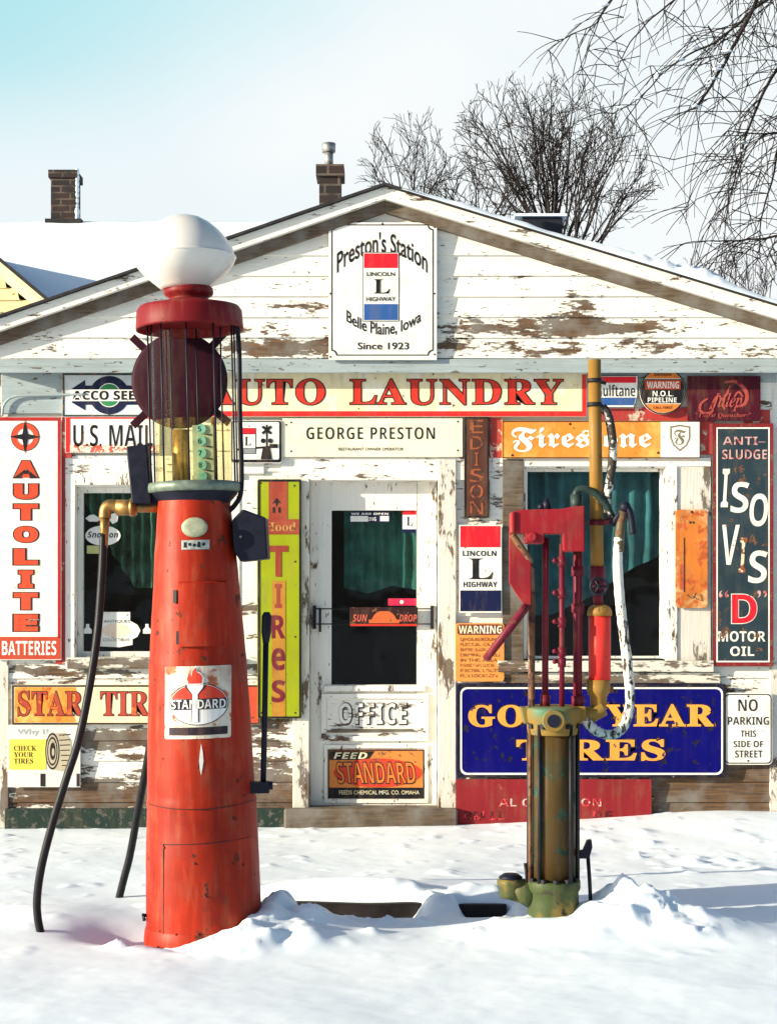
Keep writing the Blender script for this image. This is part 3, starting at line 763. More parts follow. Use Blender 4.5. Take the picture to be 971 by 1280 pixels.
# ------------------------------------------------------------------ signs
E_white = enamel('white_enamel', (0.80, 0.78, 0.71), chip=0.725, scale=26)
E_cream = enamel('cream_enamel', (0.82, 0.72, 0.46), chip=0.70, scale=16, fade=(0.80, 0.77, 0.66))
E_red = enamel('red_enamel', (0.62, 0.028, 0.026), chip=0.71, scale=24)
E_redl = enamel('red_letter_paint', (0.60, 0.035, 0.022), chip=0.69, scale=20, rust=(.10, .06, .04))
E_black = enamel('black_enamel', (0.012, 0.012, 0.016), chip=0.75, scale=24, rust=(.16, .12, .09))
E_blk2 = enamel('dark_outline', (0.03, 0.02, 0.02), chip=0.75, scale=24)
E_navy = enamel('navy_enamel', (0.012, 0.016, 0.05), chip=0.75, scale=24)
E_screw = plain('rusty_screw', (0.06, 0.035, 0.025), .6, .5, .3, 60)

class Sign:
    """a sign made of flat layers; every part keeps photograph pixels of the facade plane"""
    def __init__(s, name, label, cat, rect, Y, thick=0.012, tilt=0.0):
        s.Y = Y; s.th = thick; s.tilt = tilt
        s.cx, s.cy = (rect[0] + rect[2]) / 2, (rect[1] + rect[3]) / 2
        s.root = thing(name, label, cat, W(s.cx, s.cy, Y)); s.root.rotation_euler = (0, R(tilt), 0)
        s.k = 0; s.org = W(s.cx, s.cy, Y)
    def P(s, p, d=0.0): v = W(p[0], p[1], s.Y); return (v.x, s.Y - d, v.z)
    def done(s, mb, name, mats, bevel=0.0):
        o = mb.build(name, mats, None, bevel=bevel)
        for v in o.data.vertices: v.co = v.co - s.org
        o.parent = s.root; return o
    def panel(s, poly, mat, name='panel', bevel=0.0015):
        mb = MB(); n = len(poly); f = [s.P(p) for p in poly]; b = [(x, y + s.th, z) for x, y, z in f]
        mb.add(f + b, [tuple(range(n)), tuple(range(2 * n - 1, n - 1, -1))] + [(i, i + n, (i + 1) % n + n, (i + 1) % n) for i in range(n)])
        return s.done(mb, name, mat, bevel)
    def layer(s, name, items, mats):
        if name == 'lettering':                       # each word or line is a part of its own, its outline with it
            boxes = {}
            for it in items:
                if it[0] != 'text': boxes.setdefault(('bg', len(boxes)), []).append(it); continue
                xs_ = [p[0] for p in it[1][0]]; ys_ = [p[1] for p in it[1][0]]
                boxes.setdefault((round((min(xs_) + max(xs_)) / 8), round((min(ys_) + max(ys_)) / 8), len(it[1][1]) // 1000), []).append(it)
            o = None
            for q in boxes.values(): o = s.layer_('lettering', q, mats)
            return o
        if name in ('band', 'panel_print'):
            for it in items: o = s.layer_(name, [it], mats)
            return o
        return s.layer_(name, items, mats)
    def layer_(s, name, items, mats):
        """items: (kind, data, material index[, lift]) -> one mesh of flat faces just proud of the panel"""
        mb = MB()
        for it in items:
            d = 0.0018 + (it[3] if len(it) > 3 else 0)
            if it[0] == 'poly': mb.add([s.P(p, d) for p in it[1]], [tuple(range(len(it[1])))], it[2])
            elif it[0] == 'ring':
                a, b = it[1]; n = len(a); mb.add([s.P(p, d) for p in a + b], [(i, (i + 1) % n, (i + 1) % n + n, i + n) for i in range(n)], it[2])
            elif it[0] == 'text': mb.add([s.P(p, d) for p in it[1][0]], it[1][1], it[2])
        return s.done(mb, name, mats)
    def screws(s, pts, r=1.3):
        for p in pts:
            mb = MB(); v = s.P(p, 0); mb.ball((v[0], v[1], v[2]), r * .005, sc=(1, .5, 1), seg=8, rows=5); s.done(mb, 'screw', E_screw)
def RC(x0, y0, x1, y1, r=0, n=5): return rrect(x0, y0, x1, y1, r, n)
def line(a, b, w):
    dx, dy = b[0] - a[0], b[1] - a[1]; l = math.hypot(dx, dy); ux, uy = -dy / l * w / 2, dx / l * w / 2
    return [(a[0] + ux, a[1] + uy), (b[0] + ux, b[1] + uy), (b[0] - ux, b[1] - uy), (a[0] - ux, a[1] - uy)]
def TX(*a, **k): return text_px(*a, **k)
SY = WY - 0.045

# station name sign on the gable
s = Sign('name_sign', 'large white station name sign with notched black border, topmost on the gable', 'sign', (411, 278, 546, 450), GY - 0.05, .014)
s.panel(RC(411, 278, 546, 450), E_white)
def notched(x0, y0, x1, y1, c):
    p = []
    for cx, cy, a in ((x0, y0, 90), (x1, y0, 180), (x1, y1, 270), (x0, y1, 0)):
        q = [(cx + c * math.cos(R(a - 90 * i / 6)), cy + c * math.sin(R(a - 90 * i / 6))) for i in range(7)]
        p += q
    return p
s.layer('border', [('ring', (notched(414, 280.5, 541.5, 444.5, 6), notched(415.3, 281.8, 540.2, 443.2, 6)), 0)], [E_black])
def up(px, py, u, w): return px, py + 15 * (2 * u - 1) ** 2 - 3 + 6 * w * -(1 - abs(2 * u - 1)) * .3
def dn(px, py, u, w): return px, py - 17 * (2 * u - 1) ** 2 + 2
s.layer('lettering', [('text', TX("Preston's Station", None, (421, 290, 534, 316), fat=.014, warp=lambda px, py, u, w: (px, py + 26 * (2 * u - 1) ** 2)), 0),
                      ('text', TX('Belle Plaine, Iowa', None, (433, 404, 526, 421), fat=.014, warp=lambda px, py, u, w: (px, py - 17 * (2 * u - 1) ** 2)), 0),
                      ('text', TX('Since 1923', None, (447, 428, 511, 437), fat=.016), 0)], [E_black])
M_lred = enamel('route_red', (0.72, 0.016, 0.03), chip=.8); M_lblue = enamel('route_blue', (0.03, 0.10, 0.30), chip=.8); M_lnavy = enamel('route_navy', (0.008, 0.012, 0.05), chip=.8)
def route(s, x0, y0, x1, y1, blue, name='emblem'):
    h = y1 - y0; w = x1 - x0; e = w * .02
    it = [('poly', RC(x0 - e, y0 - e, x1 + e, y1 + e), 2), ('poly', RC(x0, y0, x1, y1), 3, .0012), ('poly', RC(x0 + e, y0 + e, x1 - e, y0 + h * .225), 0, .0024), ('poly', RC(x0 + e, y0 + h * .755, x1 - e, y1 - e), 1, .0024)]
    it += [('text', TX('LINCOLN', None, (x0 + w * .1, y0 + h * .285, x1 - w * .1, y0 + h * .345), fat=.02), 2, .0036), ('text', TX('L', SERIF, (x0 + w * .3, y0 + h * .39, x1 - w * .25, y0 + h * .60)), 2, .0036),
           ('text', TX('HIGHWAY', None, (x0 + w * .08, y0 + h * .65, x1 - w * .08, y0 + h * .715), fat=.02), 2, .0036)]
    s.layer(name, it, [M_lred, blue, E_black, E_white])
route(s, 454, 316, 498, 401, M_lblue)
s.screws([(478, 279.6), (413, 367), (543, 367), (413, 446), (543, 443), (543, 284)])

# seed sign
s = Sign('seed_sign', 'grey-white seed sign with dark double arrow and green disc, half behind the red pump', 'sign', (78, 466, 258, 521), SY - 0.004)
s.panel(RC(78, 466, 258, 521), enamel('pale_grey_enamel', (0.62, 0.66, 0.68), chip=.73)); M_gr = enamel('seed_green', (0.03, 0.22, 0.08), chip=.72)
s.layer('border', [('ring', (RC(78.5, 466.5, 257.5, 520.5), RC(81, 469, 255, 518.5)), 0)], [enamel('green_black_edge', (.03, .05, .04), chip=.6)])
def arrow(cy): return [(90, cy), (106, cy - 15), (106, cy - 8), (232, cy - 8), (232, cy - 15), (248, cy), (232, cy + 15), (232, cy + 8), (106, cy + 8), (106, cy + 15)]
s.layer('emblem', [('poly', ell(168 - 31, 494, 25, 24, 40), 0), ('poly', [(90, 486), (107, 475), (107, 482), (165, 482), (165, 506), (107, 506), (107, 513), (90, 503), (100, 494)], 0, .0006), ('poly', ell(137, 494, 14, 14.5, 32), 1, .0012),
                   ('ring', (ell(137, 494, 14.6, 15.1, 32), ell(137, 494, 13.6, 14.1, 32)), 2, .0018), ('poly', RC(165, 482, 200, 506), 0, .0002), ('poly', RC(88, 487, 200, 501.5), 2, .0024)], [E_navy, M_gr, E_white])
s.layer('lettering', [('text', TX('ACCO SEED', SANSB, (91, 488.5, 181, 500), fat=.01), 0, .0036)], [E_black])
s.screws([(137, 471), (137, 519), (82, 494)])

# battery sign
s = Sign('battery_sign', 'tall white battery sign with red letters running down under a compass star', 'sign', (-6, 521, 77, 825), SY)
s.panel(RC(-6, 521, 77, 825), E_white)
M_ored = enamel('orange_red_paint', (0.66, 0.07, 0.03), chip=.70, scale=20)
s.layer('border', [('poly', RC(-5, 521.5, 76.5, 526), 0), ('poly', RC(72.5, 526, 76.5, 797), 0), ('poly', RC(-5, 796, 76.5, 824), 1)], [enamel('border_red', (.42, .02, .02), chip=.66), enamel('strip_red', (.5, .06, .03), chip=.66)])
it = []
for ch, y0, y1 in (('A', 576, 597), ('U', 605, 624), ('T', 630, 650), ('O', 658, 678), ('L', 686, 706), ('I', 713, 735), ('T', 741, 762), ('E', 768, 789)):
    w = 15 if ch != 'I' else 9
    it += [('text', TX(ch, SANSB, (33 - w, y0, 33 + w, y1), offset=.04, fat=.05), 1), ('text', TX(ch, SANSB, (33 - w, y0, 33 + w, y1), fat=.05), 0, .0014)]
it.append(('text', TX('BATTERIES', SANSB, (3, 801, 71, 819), fat=-.0), 2, .0008))
s.layer('lettering', it, [M_ored, E_blk2, E_white])
star = []
for i in range(8):
    a = R(i * 45 - 90); r = 22 if i % 4 == 0 else (20 if i % 2 == 0 else 5); star.append((32 + r * math.cos(a), 546 + r * math.sin(a)))
s.layer('emblem', [('ring', (ell(32, 546, 17, 17), ell(32, 546, 10.5, 10.5)), 0), ('ring', (ell(32, 546, 17.8, 17.8), ell(32, 546, 17, 17)), 1), ('poly', star, 1, .0012)], [M_ored, E_black])

# mail sign
s = Sign('mail_sign', 'white mail sign with bold black letters under the seed sign', 'sign', (82, 521, 200, 566), SY - 0.001)
s.panel(RC(82, 521, 200, 566), E_white)
s.layer('border', [('poly', RC(82.5, 521.5, 88, 565.5), 0), ('poly', RC(88, 556, 199.5, 565.5), 1), ('poly', RC(88, 521.5, 199.5, 523.5), 0)], [E_red, enamel('flaked_red', (.55, .10, .07), chip=.52, scale=30, rust=(.5, .42, .33))])
s.layer('lettering', [('text', TX('U.S. MAIL', SANSB, (92, 531, 191, 558), fat=-.012), 0)], [E_black])

# long laundry sign
s = Sign('laundry_sign', 'long cream sign board with large outlined red letters across the front below the gable', 'sign', (233, 465, 733, 521), SY - 0.012, .03)
s.panel(RC(233, 465, 733, 521), E_cream, bevel=.003)
s.layer('border', [('poly', RC(233.5, 514, 732.5, 520.5), 0), ('poly', RC(727, 468, 732.5, 514), 0)], [E_red])
it = []
for w_, x0, x1 in (('AUTO', 258, 406), ('LAUNDRY', 438, 703)):
    it += [('text', TX(w_, SERIF, (x0, 474, x1, 506), offset=.028, track=1.08), 1), ('text', TX(w_, SERIF, (x0, 474, x1, 506), track=1.08), 0, .0014)]
s.layer('lettering', it, [E_redl, E_blk2])
mb = MB(); v0 = W(285, 460, SY - .05); mb.box(xw(233), xw(728), SY - 0.052, SY - 0.012, zw(465), zw(460)); s.done(mb, 'top_rail', M_bare, .002)

# owner sign
s = Sign('owner_sign', 'cream owner sign with black condensed capitals over the office door', 'sign', (353, 523, 578, 571), SY)
s.panel(RC(353, 523, 578, 571), enamel('ivory_paint', (0.82, 0.77, 0.58), chip=.79))
s.layer('lettering', [('text', TX('GEORGE PRESTON', SANSB, (383, 534, 543, 549), fat=-.016, track=1.12), 0), ('text', TX('RESTAURANT OWNER OPERATOR', None, (423, 559.5, 504, 563.3), fat=.01), 0)], [E_black])
s.screws([(364, 528), (364, 564), (358, 531), (572, 527), (572, 563)])

# small rail museum sign
s = Sign('crossing_sign', 'small white sign with a crossing signal silhouette, between the red pump and the owner sign', 'sign', (288, 525, 353, 579), SY - .006)
s.panel(RC(288, 525, 353, 579, 3), E_white)
s.layer('border', [('ring', (RC(289, 526, 352, 578, 3), RC(290.3, 527.3, 349, 574.5, 2)), 0)], [E_black])
s.layer('emblem', [('poly', line((296, 562), (344, 558), 2.4), 0), ('poly', RC(332.5, 531, 334.5, 566), 0, .0004), ('poly', line((328, 533), (339, 542), 3.2), 0, .0006), ('poly', line((339, 533), (328, 542), 3.2), 0, .0008), ('poly', ell(329, 551, 3, 3, 14), 0, .001), ('poly', ell(338, 551, 3, 3, 14), 0, .001),
                   ('poly', [(329, 558), (337, 558), (340, 574), (326, 574)], 0, .0012), ('poly', RC(337, 555, 347, 560), 0, .0014)], [E_black])
s.layer('route_emblem', [('poly', RC(302, 535, 320, 567.5), 2), ('poly', RC(303, 543, 319.3, 560), 3, .0012), ('poly', RC(303, 535.6, 319.3, 542), 0, .0012), ('poly', RC(303, 560.6, 319.3, 567), 1, .0012), ('text', TX('L', SERIF, (306, 546, 314, 557)), 2, .002)], [M_lred, enamel('grey_print', (.25, .26, .27)), E_black, E_white])

# vertical brown sign
s = Sign('battery_strip_sign', 'narrow dark brown upright sign with faded orange letters beside the owner sign', 'sign', (580, 521, 611, 647), SY - .004)
s.panel(RC(580, 521, 611, 647), enamel('dark_brown_paint', (0.085, 0.032, 0.022), chip=.64, scale=18, rust=(.05, .03, .025)))
it = []
M_ruo = enamel('faded_orange_letter', (0.33, 0.085, 0.04), chip=.58, scale=26, rust=(.07, .03, .02))
for i, ch in enumerate('EDISON'):
    y0 = 525 + i * 20.3; w = 8.2 if ch != 'I' else 2.6
    it.append(('text', TX(ch, SANSB, (595.5 - w, y0, 595.5 + w, y0 + 16.5), fat=-.02), 0))
s.layer('lettering', it, [M_ruo])
s.layer('border', [('ring', (RC(580.3, 521.3, 610.7, 646.7), RC(582, 523, 609, 645)), 0)], [E_black])

# fuel brand sign, red and blue bands
s = Sign('gas_brand_sign', 'small white sign with red and blue bands, left of the round pipeline sign', 'sign', (742, 469, 798, 510), SY - .006)
s.panel([(742, 469), (798, 469), (797, 494), (795, 504), (792, 510), (742, 510)], E_white)
s.layer('band', [('poly', RC(743, 471, 794.5, 478.5), 0), ('poly', [(743, 497), (794, 497), (791.5, 506.5), (743, 506.5)], 1)], [M_lred, M_lblue])
s.layer('lettering', [('text', TX('Gulftane', SANSB, (745, 481, 793, 495.5), fat=-.01), 0)], [E_black])
s.layer('border', [('ring', ([(742.3, 469.3), (797.7, 469.3), (796.7, 494), (794.7, 504), (791.8, 509.7), (742.3, 509.7)], [(743.2, 470.2), (796.7, 470.2), (795.7, 494), (793.8, 503.4), (791.2, 508.8), (743.2, 508.8)]), 0)], [E_black])

# round pipeline sign
s = Sign('pipeline_sign', 'round black and orange pipeline warning sign under the soffit', 'sign', (799, 460, 857, 518), SY - .01)
s.panel(ell(828, 489, 29, 29, 48), E_white)
M_or = enamel('orange_enamel', (0.72, 0.20, 0.035), chip=.70, scale=26)
def chord(cx, cy, r, y0, y1, n=14):
    p = []
    for i in range(n + 1):
        y = lerp(y0, y1, i / n); p.append((cx + math.sqrt(max(0, r * r - (y - cy) ** 2)), y))
    for i in range(n + 1):
        y = lerp(y1, y0, i / n); p.append((cx - math.sqrt(max(0, r * r - (y - cy) ** 2)), y))
    return p
s.layer('band', [('poly', chord(828, 489, 27, 462.3, 473), 1), ('poly', chord(828, 489, 27, 474, 504), 0), ('poly', chord(828, 489, 27, 505, 515.7), 1), ('ring', (ell(828, 489, 29, 29, 48), ell(828, 489, 27.4, 27.4, 48)), 0, .0004)], [E_black, M_or])
s.layer('lettering', [('poly', RC(806, 475.5, 850, 486.5), 2, .0005), ('text', TX('WARNING', SANSB, (808, 477, 848, 485.5)), 0, .0012), ('text', TX('N.O.L.', SANSB, (815, 488.5, 841, 495.5)), 1, .0012), ('text', TX('PIPELINE', SANSB, (809, 497, 845, 503)), 1, .0012), ('text', TX('CALL FIRST', SANSB, (816, 508, 840, 511)), 3, .0012), ('text', TX('DANGER', SANSB, (817, 466, 839, 470)), 3, .0012)], [E_white, E_white, M_ored, E_blk2])

# maroon sign with bucking horse-like scrawl
M_mar = enamel('maroon_enamel', (0.065, 0.005, 0.014), chip=.66, scale=20, rust=(.02, .015, .03))
s = Sign('thirst_sign', 'dark maroon sign with faded red script and loose curved figure, upper right under the soffit', 'sign', (859, 470, 950, 526), SY - .008)
s.panel(RC(859, 470, 950, 526), M_mar)
M_fr = enamel('faded_red_paint', (0.40, 0.07, 0.055), chip=.62, scale=30, rust=(.12, .01, .02))
def stroke(pts, w):
    P = smooth_path([(a, b, 0) for a, b in pts], 6); out = []
    for i in range(len(P) - 1): out.append(('poly', line((P[i].x, P[i].y), (P[i + 1].x + .01, P[i + 1].y), w * (0.55 + 0.45 * math.sin(math.pi * (i + .5) / len(P)))), 0, .0002 * (i % 3)))
    return out
fig = stroke([(905, 478), (918, 477), (928, 484), (933, 494), (930, 505), (920, 508)], 5) + stroke([(912, 482), (908, 492), (902, 500), (905, 512)], 3.5) + stroke([(884, 498), (876, 504), (874, 512), (880, 517), (890, 514), (888, 507)], 3.5) + stroke([(886, 512), (892, 500), (898, 494), (903, 506)], 2.4) + stroke([(915, 500), (922, 490), (928, 496)], 2.4)
s.layer('figure', fig, [M_fr])
s.layer('lettering', [('text', TX('Julep', SERIT, (886, 491, 925, 514), shear=.15), 0, .001), ('text', TX('"Thirst Quenchers"', SERIT, (869, 516, 938, 523)), 0, .001)], [M_fr])

# tyre maker sign over the right window
s = Sign('tyre_maker_sign', 'orange sign with white blackletter word and a white shield square, above the right window', 'sign', (627, 526, 875, 573), SY - .004)
s.panel(RC(627, 526, 875, 573), enamel('golden_orange', (0.76, 0.26, 0.04), chip=.72, scale=18, fade=(.78, .42, .10)))
s.layer('shield_field', [('poly', RC(825, 527, 874.5, 572), 0)], [E_white])
s.layer('border', [('ring', (RC(627.4, 526.4, 874.6, 572.6), RC(628.4, 527.4, 873.6, 571.6)), 0, .0006)], [E_blk2])
s.layer('lettering', [('text', TX('Firestone', FRAK, (639, 534, 814, 565), fat=.012), 0)], [E_white])
sh = [(837, 533), (849, 531), (862, 533), (862, 548), (858, 557), (849, 564), (841, 557), (837, 548)]
shi = [(849 + (x - 849) * .86, 547 + (y - 547) * .88) for x, y in sh]
s.layer('emblem', [('ring', (sh, shi), 0, .0012), ('text', TX('F', FRAK, (842, 537, 857, 556)), 0, .0012)], [enamel('khaki_print', (.20, .17, .10), chip=.75)])
s.screws([(640, 569), (712, 530), (822, 566)], 1.6)

# motor oil sign
s = Sign('motor_oil_sign', 'tall dark slate motor oil sign with slanting white letters, at the right corner', 'sign', (890, 529, 966, 833), SY - .006, .02)
s.panel(RC(890, 529, 966, 833), enamel('slate_enamel', (0.022, 0.040, 0.052), chip=.67, scale=14, fade=(.035, .052, .060), stain=.15), bevel=.002)
s.layer('border', [('ring', (RC(890.3, 529.3, 965.7, 832.7), RC(894.5, 534, 961.5, 828)), 0), ('ring', (RC(894.7, 534.2, 961.3, 827.8), RC(896.5, 536, 959.5, 826)), 1, .0004)], [enamel('dark_red_edge', (.20, .015, .02), chip=.62), E_white])
def slant(x0, y0, x1, y1, sk): return lambda px, py, u, w: (px, py + sk * (u - .5))
it = [('text', TX('ANTI–', SANSB, (903, 546, 956, 556), fat=-.01), 2), ('text', TX('SLUDGE', SANSB, (902, 562, 958, 574), fat=-.01), 2)]
for ch, b in (('I', (900, 586, 909, 634)), ('S', (912, 602, 934, 641)), ('O', (935, 617, 958, 658)), ('V', (899, 656, 921, 706)), ('I', (922, 672, 931, 716)), ('S', (934, 688, 957, 729))):
    it.append(('text', TX(ch, SANSB, b, fat=-.005, shear=.06), 0 if b[0] != 922 else 3))
it += [('text', TX('D', SANSB, (914, 743, 945, 779), offset=.02), 0), ('text', TX('D', SANSB, (914, 743, 945, 779)), 1, .001), ('text', TX('“', SANSB, (898, 738, 910, 747)), 2), ('text', TX('”', SANSB, (946, 738, 958, 747)), 2),
       ('text', TX('MOTOR', SANSB, (897, 789, 956, 802)), 0), ('text', TX('OIL', SANSB, (912, 808, 942, 820)), 0)]
s.layer('lettering', it, [enamel('white_oil_letter', (.80, .76, .66), chip=.67, scale=14), M_lred, enamel('pinkish_letter', (.62, .36, .34), chip=.60, scale=26, rust=(.25, .05, .05)), enamel('rusted_letter', (.75, .6, .42), chip=.50, scale=16, rust=(.16, .05, .02))])

# route sign
s = Sign('route_sign', 'red, white and dark blue highway route marker right of the office door', 'sign', (574, 656, 627, 766), SY - .004)
s.panel(RC(574, 656, 627, 766), E_white)
s.layer('band', [('poly', RC(575, 657.5, 625, 684), 0), ('poly', RC(575, 738, 626, 764), 1)], [M_lred, M_lnavy])
s.layer('lettering', [('text', TX('LINCOLN', SANSB, (578, 688.5, 620, 695)), 0), ('text', TX('L', SERIF, (586, 698, 616, 724)), 0), ('text', TX('HIGHWAY', SANSB, (579, 727, 621, 734)), 0)], [E_black])
s.screws([(599, 660), (600, 762)])

# cable warning sign
s = Sign('cable_warning_sign', 'small orange cable warning sign with a brown heading, under the route marker', 'sign', (569, 779, 630, 852), SY - .002)
s.panel(RC(569, 779, 630, 852, 4), enamel('pale_orange', (0.78, 0.30, 0.07), chip=.71, scale=24, fade=(.66, .22, .05)))
s.layer('heading', [('poly', RC(571.5, 780.5, 628, 793.5, 3), 0)], [enamel('brown_print', (.17, .035, .02), chip=.68)])
it = [('text', TX('WARNING', SANSB, (573, 782, 627, 792)), 0, .001)]
for i, l in enumerate(('UNDERGROUND', 'ELECTRIC CABLE', 'BEFORE DIGGING OR', 'DRIVING STAKES', 'IN THIS AREA', 'PLEASE CALL LOCAL', 'ELECTRIC UTILITY', 'FOR LOCATION')):
    it.append(('text', TX(l, None, (575, 797 + i * 6.5, 624 - (i % 3) * 3, 801.2 + i * 6.5), fat=.012), 1))
s.layer('lettering', it, [E_cream, enamel('brown_small_print', (.26, .08, .03), chip=.60, scale=40, rust=(.7, .27, .06))])

# big blue tyre sign
s = Sign('blue_tyre_sign', 'big dark blue tyre sign with yellow-orange slab letters, below the right window', 'sign', (571, 855, 907, 972), SY - .008, .015)
s.panel(RC(571, 855, 907, 972, 3), enamel('royal_blue_enamel', (0.003, 0.003, 0.125), chip=.655, scale=16, rust=(.012, .010, .014), rough=.35, spec=.08, stain=.03), bevel=.002)
s.layer('border', [('ring', (RC(571.3, 855.3, 906.7, 971.7, 3), RC(574.5, 858.5, 903.5, 969, 5)), 1), ('ring', (RC(575, 859, 903, 968.5, 8), RC(577.2, 861.2, 900.8, 966, 7)), 0, .0006)], [E_white, E_black])
M_yo = enamel('yellow_orange_letter', (0.84, 0.34, 0.055), chip=.67, scale=16, rust=(.03, .02, .04))
it = []
for tx_, b in (('GOOD', (585, 881, 728, 909)), ('YEAR', (757, 880, 892, 908)), ('TIRES', (645, 924, 831, 951))):
    it += [('text', TX(tx_, SERIF, b, offset=.05, fat=.022, track=1.12), 1), ('text', TX(tx_, SERIF, b, fat=.022, track=1.12), 0, .0012)]
s.layer('lettering', it, [M_yo, enamel('dark_blue_outline', (.004, .004, .06), chip=.66, scale=16)])
s.layer('emblem', [('poly', [(733, 895), (744, 884), (756, 878), (772, 880), (757, 886), (748, 895), (742, 897)], 0), ('poly', [(724, 903), (735, 897), (742, 899), (733, 907)], 0)], [M_yo])
s.screws([(855, 857.5), (575, 967), (903, 967)])

# parking sign
s = Sign('parking_sign', 'small white no parking sign with black capitals, right of the blue tyre sign', 'sign', (904, 866, 965, 956), SY - .004)
s.panel(RC(904, 866, 965, 956, 6), E_white)
s.layer('border', [('ring', (RC(905.5, 867.5, 963.5, 954.5, 5), RC(906.7, 868.7, 962.3, 953.3, 4.5)), 0)], [E_black])
s.layer('lettering', [('text', TX('NO', SANSB, (922, 874, 946, 889), fat=-.015), 0), ('text', TX('PARKING', SANSB, (909, 896, 960, 906), fat=-.012), 0), ('text', TX('THIS', SANSB, (925, 913, 944, 921), fat=-.012), 0), ('text', TX('SIDE OF', SANSB, (916, 926, 953, 934), fat=-.012), 0), ('text', TX('STREET', SANSB, (918, 938, 952, 947), fat=-.012), 0)], [E_black])
s.screws([(934.5, 870.5), (934.5, 951)])

# red metal board
s = Sign('red_board', 'faded red metal board with worn letters, lowest on the wall behind the oil pump', 'sign', (570, 974, 814, 1036), SY - .002)
s.panel(RC(570, 974, 814, 1036, 2), enamel('faded_crimson', (0.24, 0.016, 0.022), chip=.70, scale=12, rust=(.20, .04, .03), fade=(.20, .018, .02), rough=.6))
s.layer('lettering', [('text', TX('AL C', SANSB, (623, 998, 662, 1008), fat=-.01), 0), ('text', TX('ON', SANSB, (726, 998, 751, 1008), fat=-.01), 0), ('text', TX('BM LL', SANSB, (580, 1014, 630, 1025)), 1), ('text', TX('RE', SANSB, (740, 1014, 765, 1025)), 1)], [enamel('worn_white', (.60, .45, .40), chip=.53, scale=30, rust=(.36, .03, .035)), enamel('worn_dark_red', (.09, .012, .015), chip=.58, scale=30, rust=(.36, .03, .035))])

# rusted thermometer
s = Sign('thermometer_board', 'rusty orange thermometer panel with rounded ends on the bare post right of the window', 'thermometer', (844, 637, 885, 762), SY - .002, .012)
s.panel(RC(844, 637, 884, 760, 5), enamel('rust_orange', (0.58, 0.17, 0.03), chip=.575, scale=11, rust=(.30, .06, .018), fade=(.72, .50, .24), rough=.7, soft=.07, var=.4, stain=.5))
s.layer('tube', [('poly', RC(854, 672, 855.2, 740), 0), ('poly', RC(849.5, 706, 854, 737), 1)], [E_blk2, enamel('scale_red', (.50, .08, .04), chip=.6)])
mb = MB(); mb.tube(smooth_path([s.P((858, 743), .012), s.P((862, 747), .02), s.P((866, 747), .02), s.P((869, 741), .012)]), .003, 6); s.done(mb, 'clip', M_black)
s.screws([(864, 640), (862, 653), (866, 653)], 1.6)

# green tyre sign
s = Sign('green_tyre_sign', 'tall lime green tyre sign with red-brown letters, left of the office door', 'sign', (322, 599, 377, 898), SY - .008, .015)
s.panel(RC(322, 599, 377, 898, 2), enamel('lime_enamel', (0.31, 0.35, 0.009), chip=.73, scale=26, fade=(.26, .32, .009)), bevel=.002)
M_rb = enamel('red_brown_enamel', (0.30, 0.048, 0.030), chip=.72, scale=24, fade=(.34, .075, .04))
s.layer('band', [('poly', RC(336, 602, 359.5, 650), 0), ('poly', RC(324, 649, 374, 668), 0, .0004), ('poly', RC(340, 726, 357, 896), 1, .0002)], [M_rb, enamel('ochre_band', (.46, .22, .03), chip=.8, fade=(.36, .13, .03))])
s.layer('border', [('ring', (RC(322.3, 599.3, 376.7, 897.7, 2), RC(325, 602, 374, 895.5, 1)), 0, .0008)], [E_black])
s.layer('emblem', [('poly', [(340, 630), (346, 622), (352, 630), (348, 628), (346, 634), (344, 628)], 0, .001), ('poly', RC(341, 634, 344, 641), 0, .001), ('poly', RC(348, 634, 351, 641), 0, .001)], [E_blk2])
it = [('text', TX('Hood', SERIF, (331, 653, 370, 664)), 1, .001)]
for ch, y0, y1, w, m_ in (('T', 682, 721, 12, 0), ('I', 730, 760, 4.5, 0), ('R', 769, 798, 8.5, 2), ('e', 810, 838, 8.5, 2), ('S', 850, 878, 8.5, 2)):
    it.append(('text', TX(ch, SANSB, (348 - w, y0, 348 + w, y1), fat=.01), m_, .001))
s.layer('lettering', it, [M_rb, enamel('tan_print', (.50, .26, .08), chip=.62), enamel('maroon_letter', (.16, .018, .03), chip=.75)])
s.screws([(326, 604), (368, 607), (369, 702), (369, 796), (327, 891), (369, 891)])

# feed sign on the door
s = Sign('feed_sign', 'small orange and red feed sign with rust spots on the lower door panel', 'sign', (410, 937, 530, 998), DY - .004, .008)
s.panel(RC(410, 937, 530, 998), enamel('feed_orange', (0.66, 0.22, 0.05), chip=.66, scale=22))
s.layer('band', [('poly', RC(411.5, 984.5, 528.5, 996.5), 0), ('poly', [(412, 939), (468, 939), (460, 950), (412, 950)], 0), ('poly', ell(472, 966, 55, 18, 40), 1, .0003)], [E_black, enamel('feed_red', (.60, .05, .025), chip=.63, scale=20)])
s.layer('border', [('ring', (RC(410, 937, 530, 998), RC(411.4, 938.4, 528.6, 996.6)), 0, .0006)], [E_black])
s.layer('lettering', [('text', TX('FEED', ITAL, (417, 940.5, 459, 948.5)), 0, .001), ('text', TX('STANDARD', SANSB, (423, 953, 520, 979), offset=.04, shear=-.12, fat=-.01), 2, .0014), ('text', TX('STANDARD', SANSB, (423, 953, 520, 979), shear=-.12, fat=-.015), 1, .0024), ('text', TX('FEEDS CHEMICAL MFG. CO. OMAHA', None, (424, 988, 524, 993)), 0, .001)], [E_cream, M_or, E_blk2])

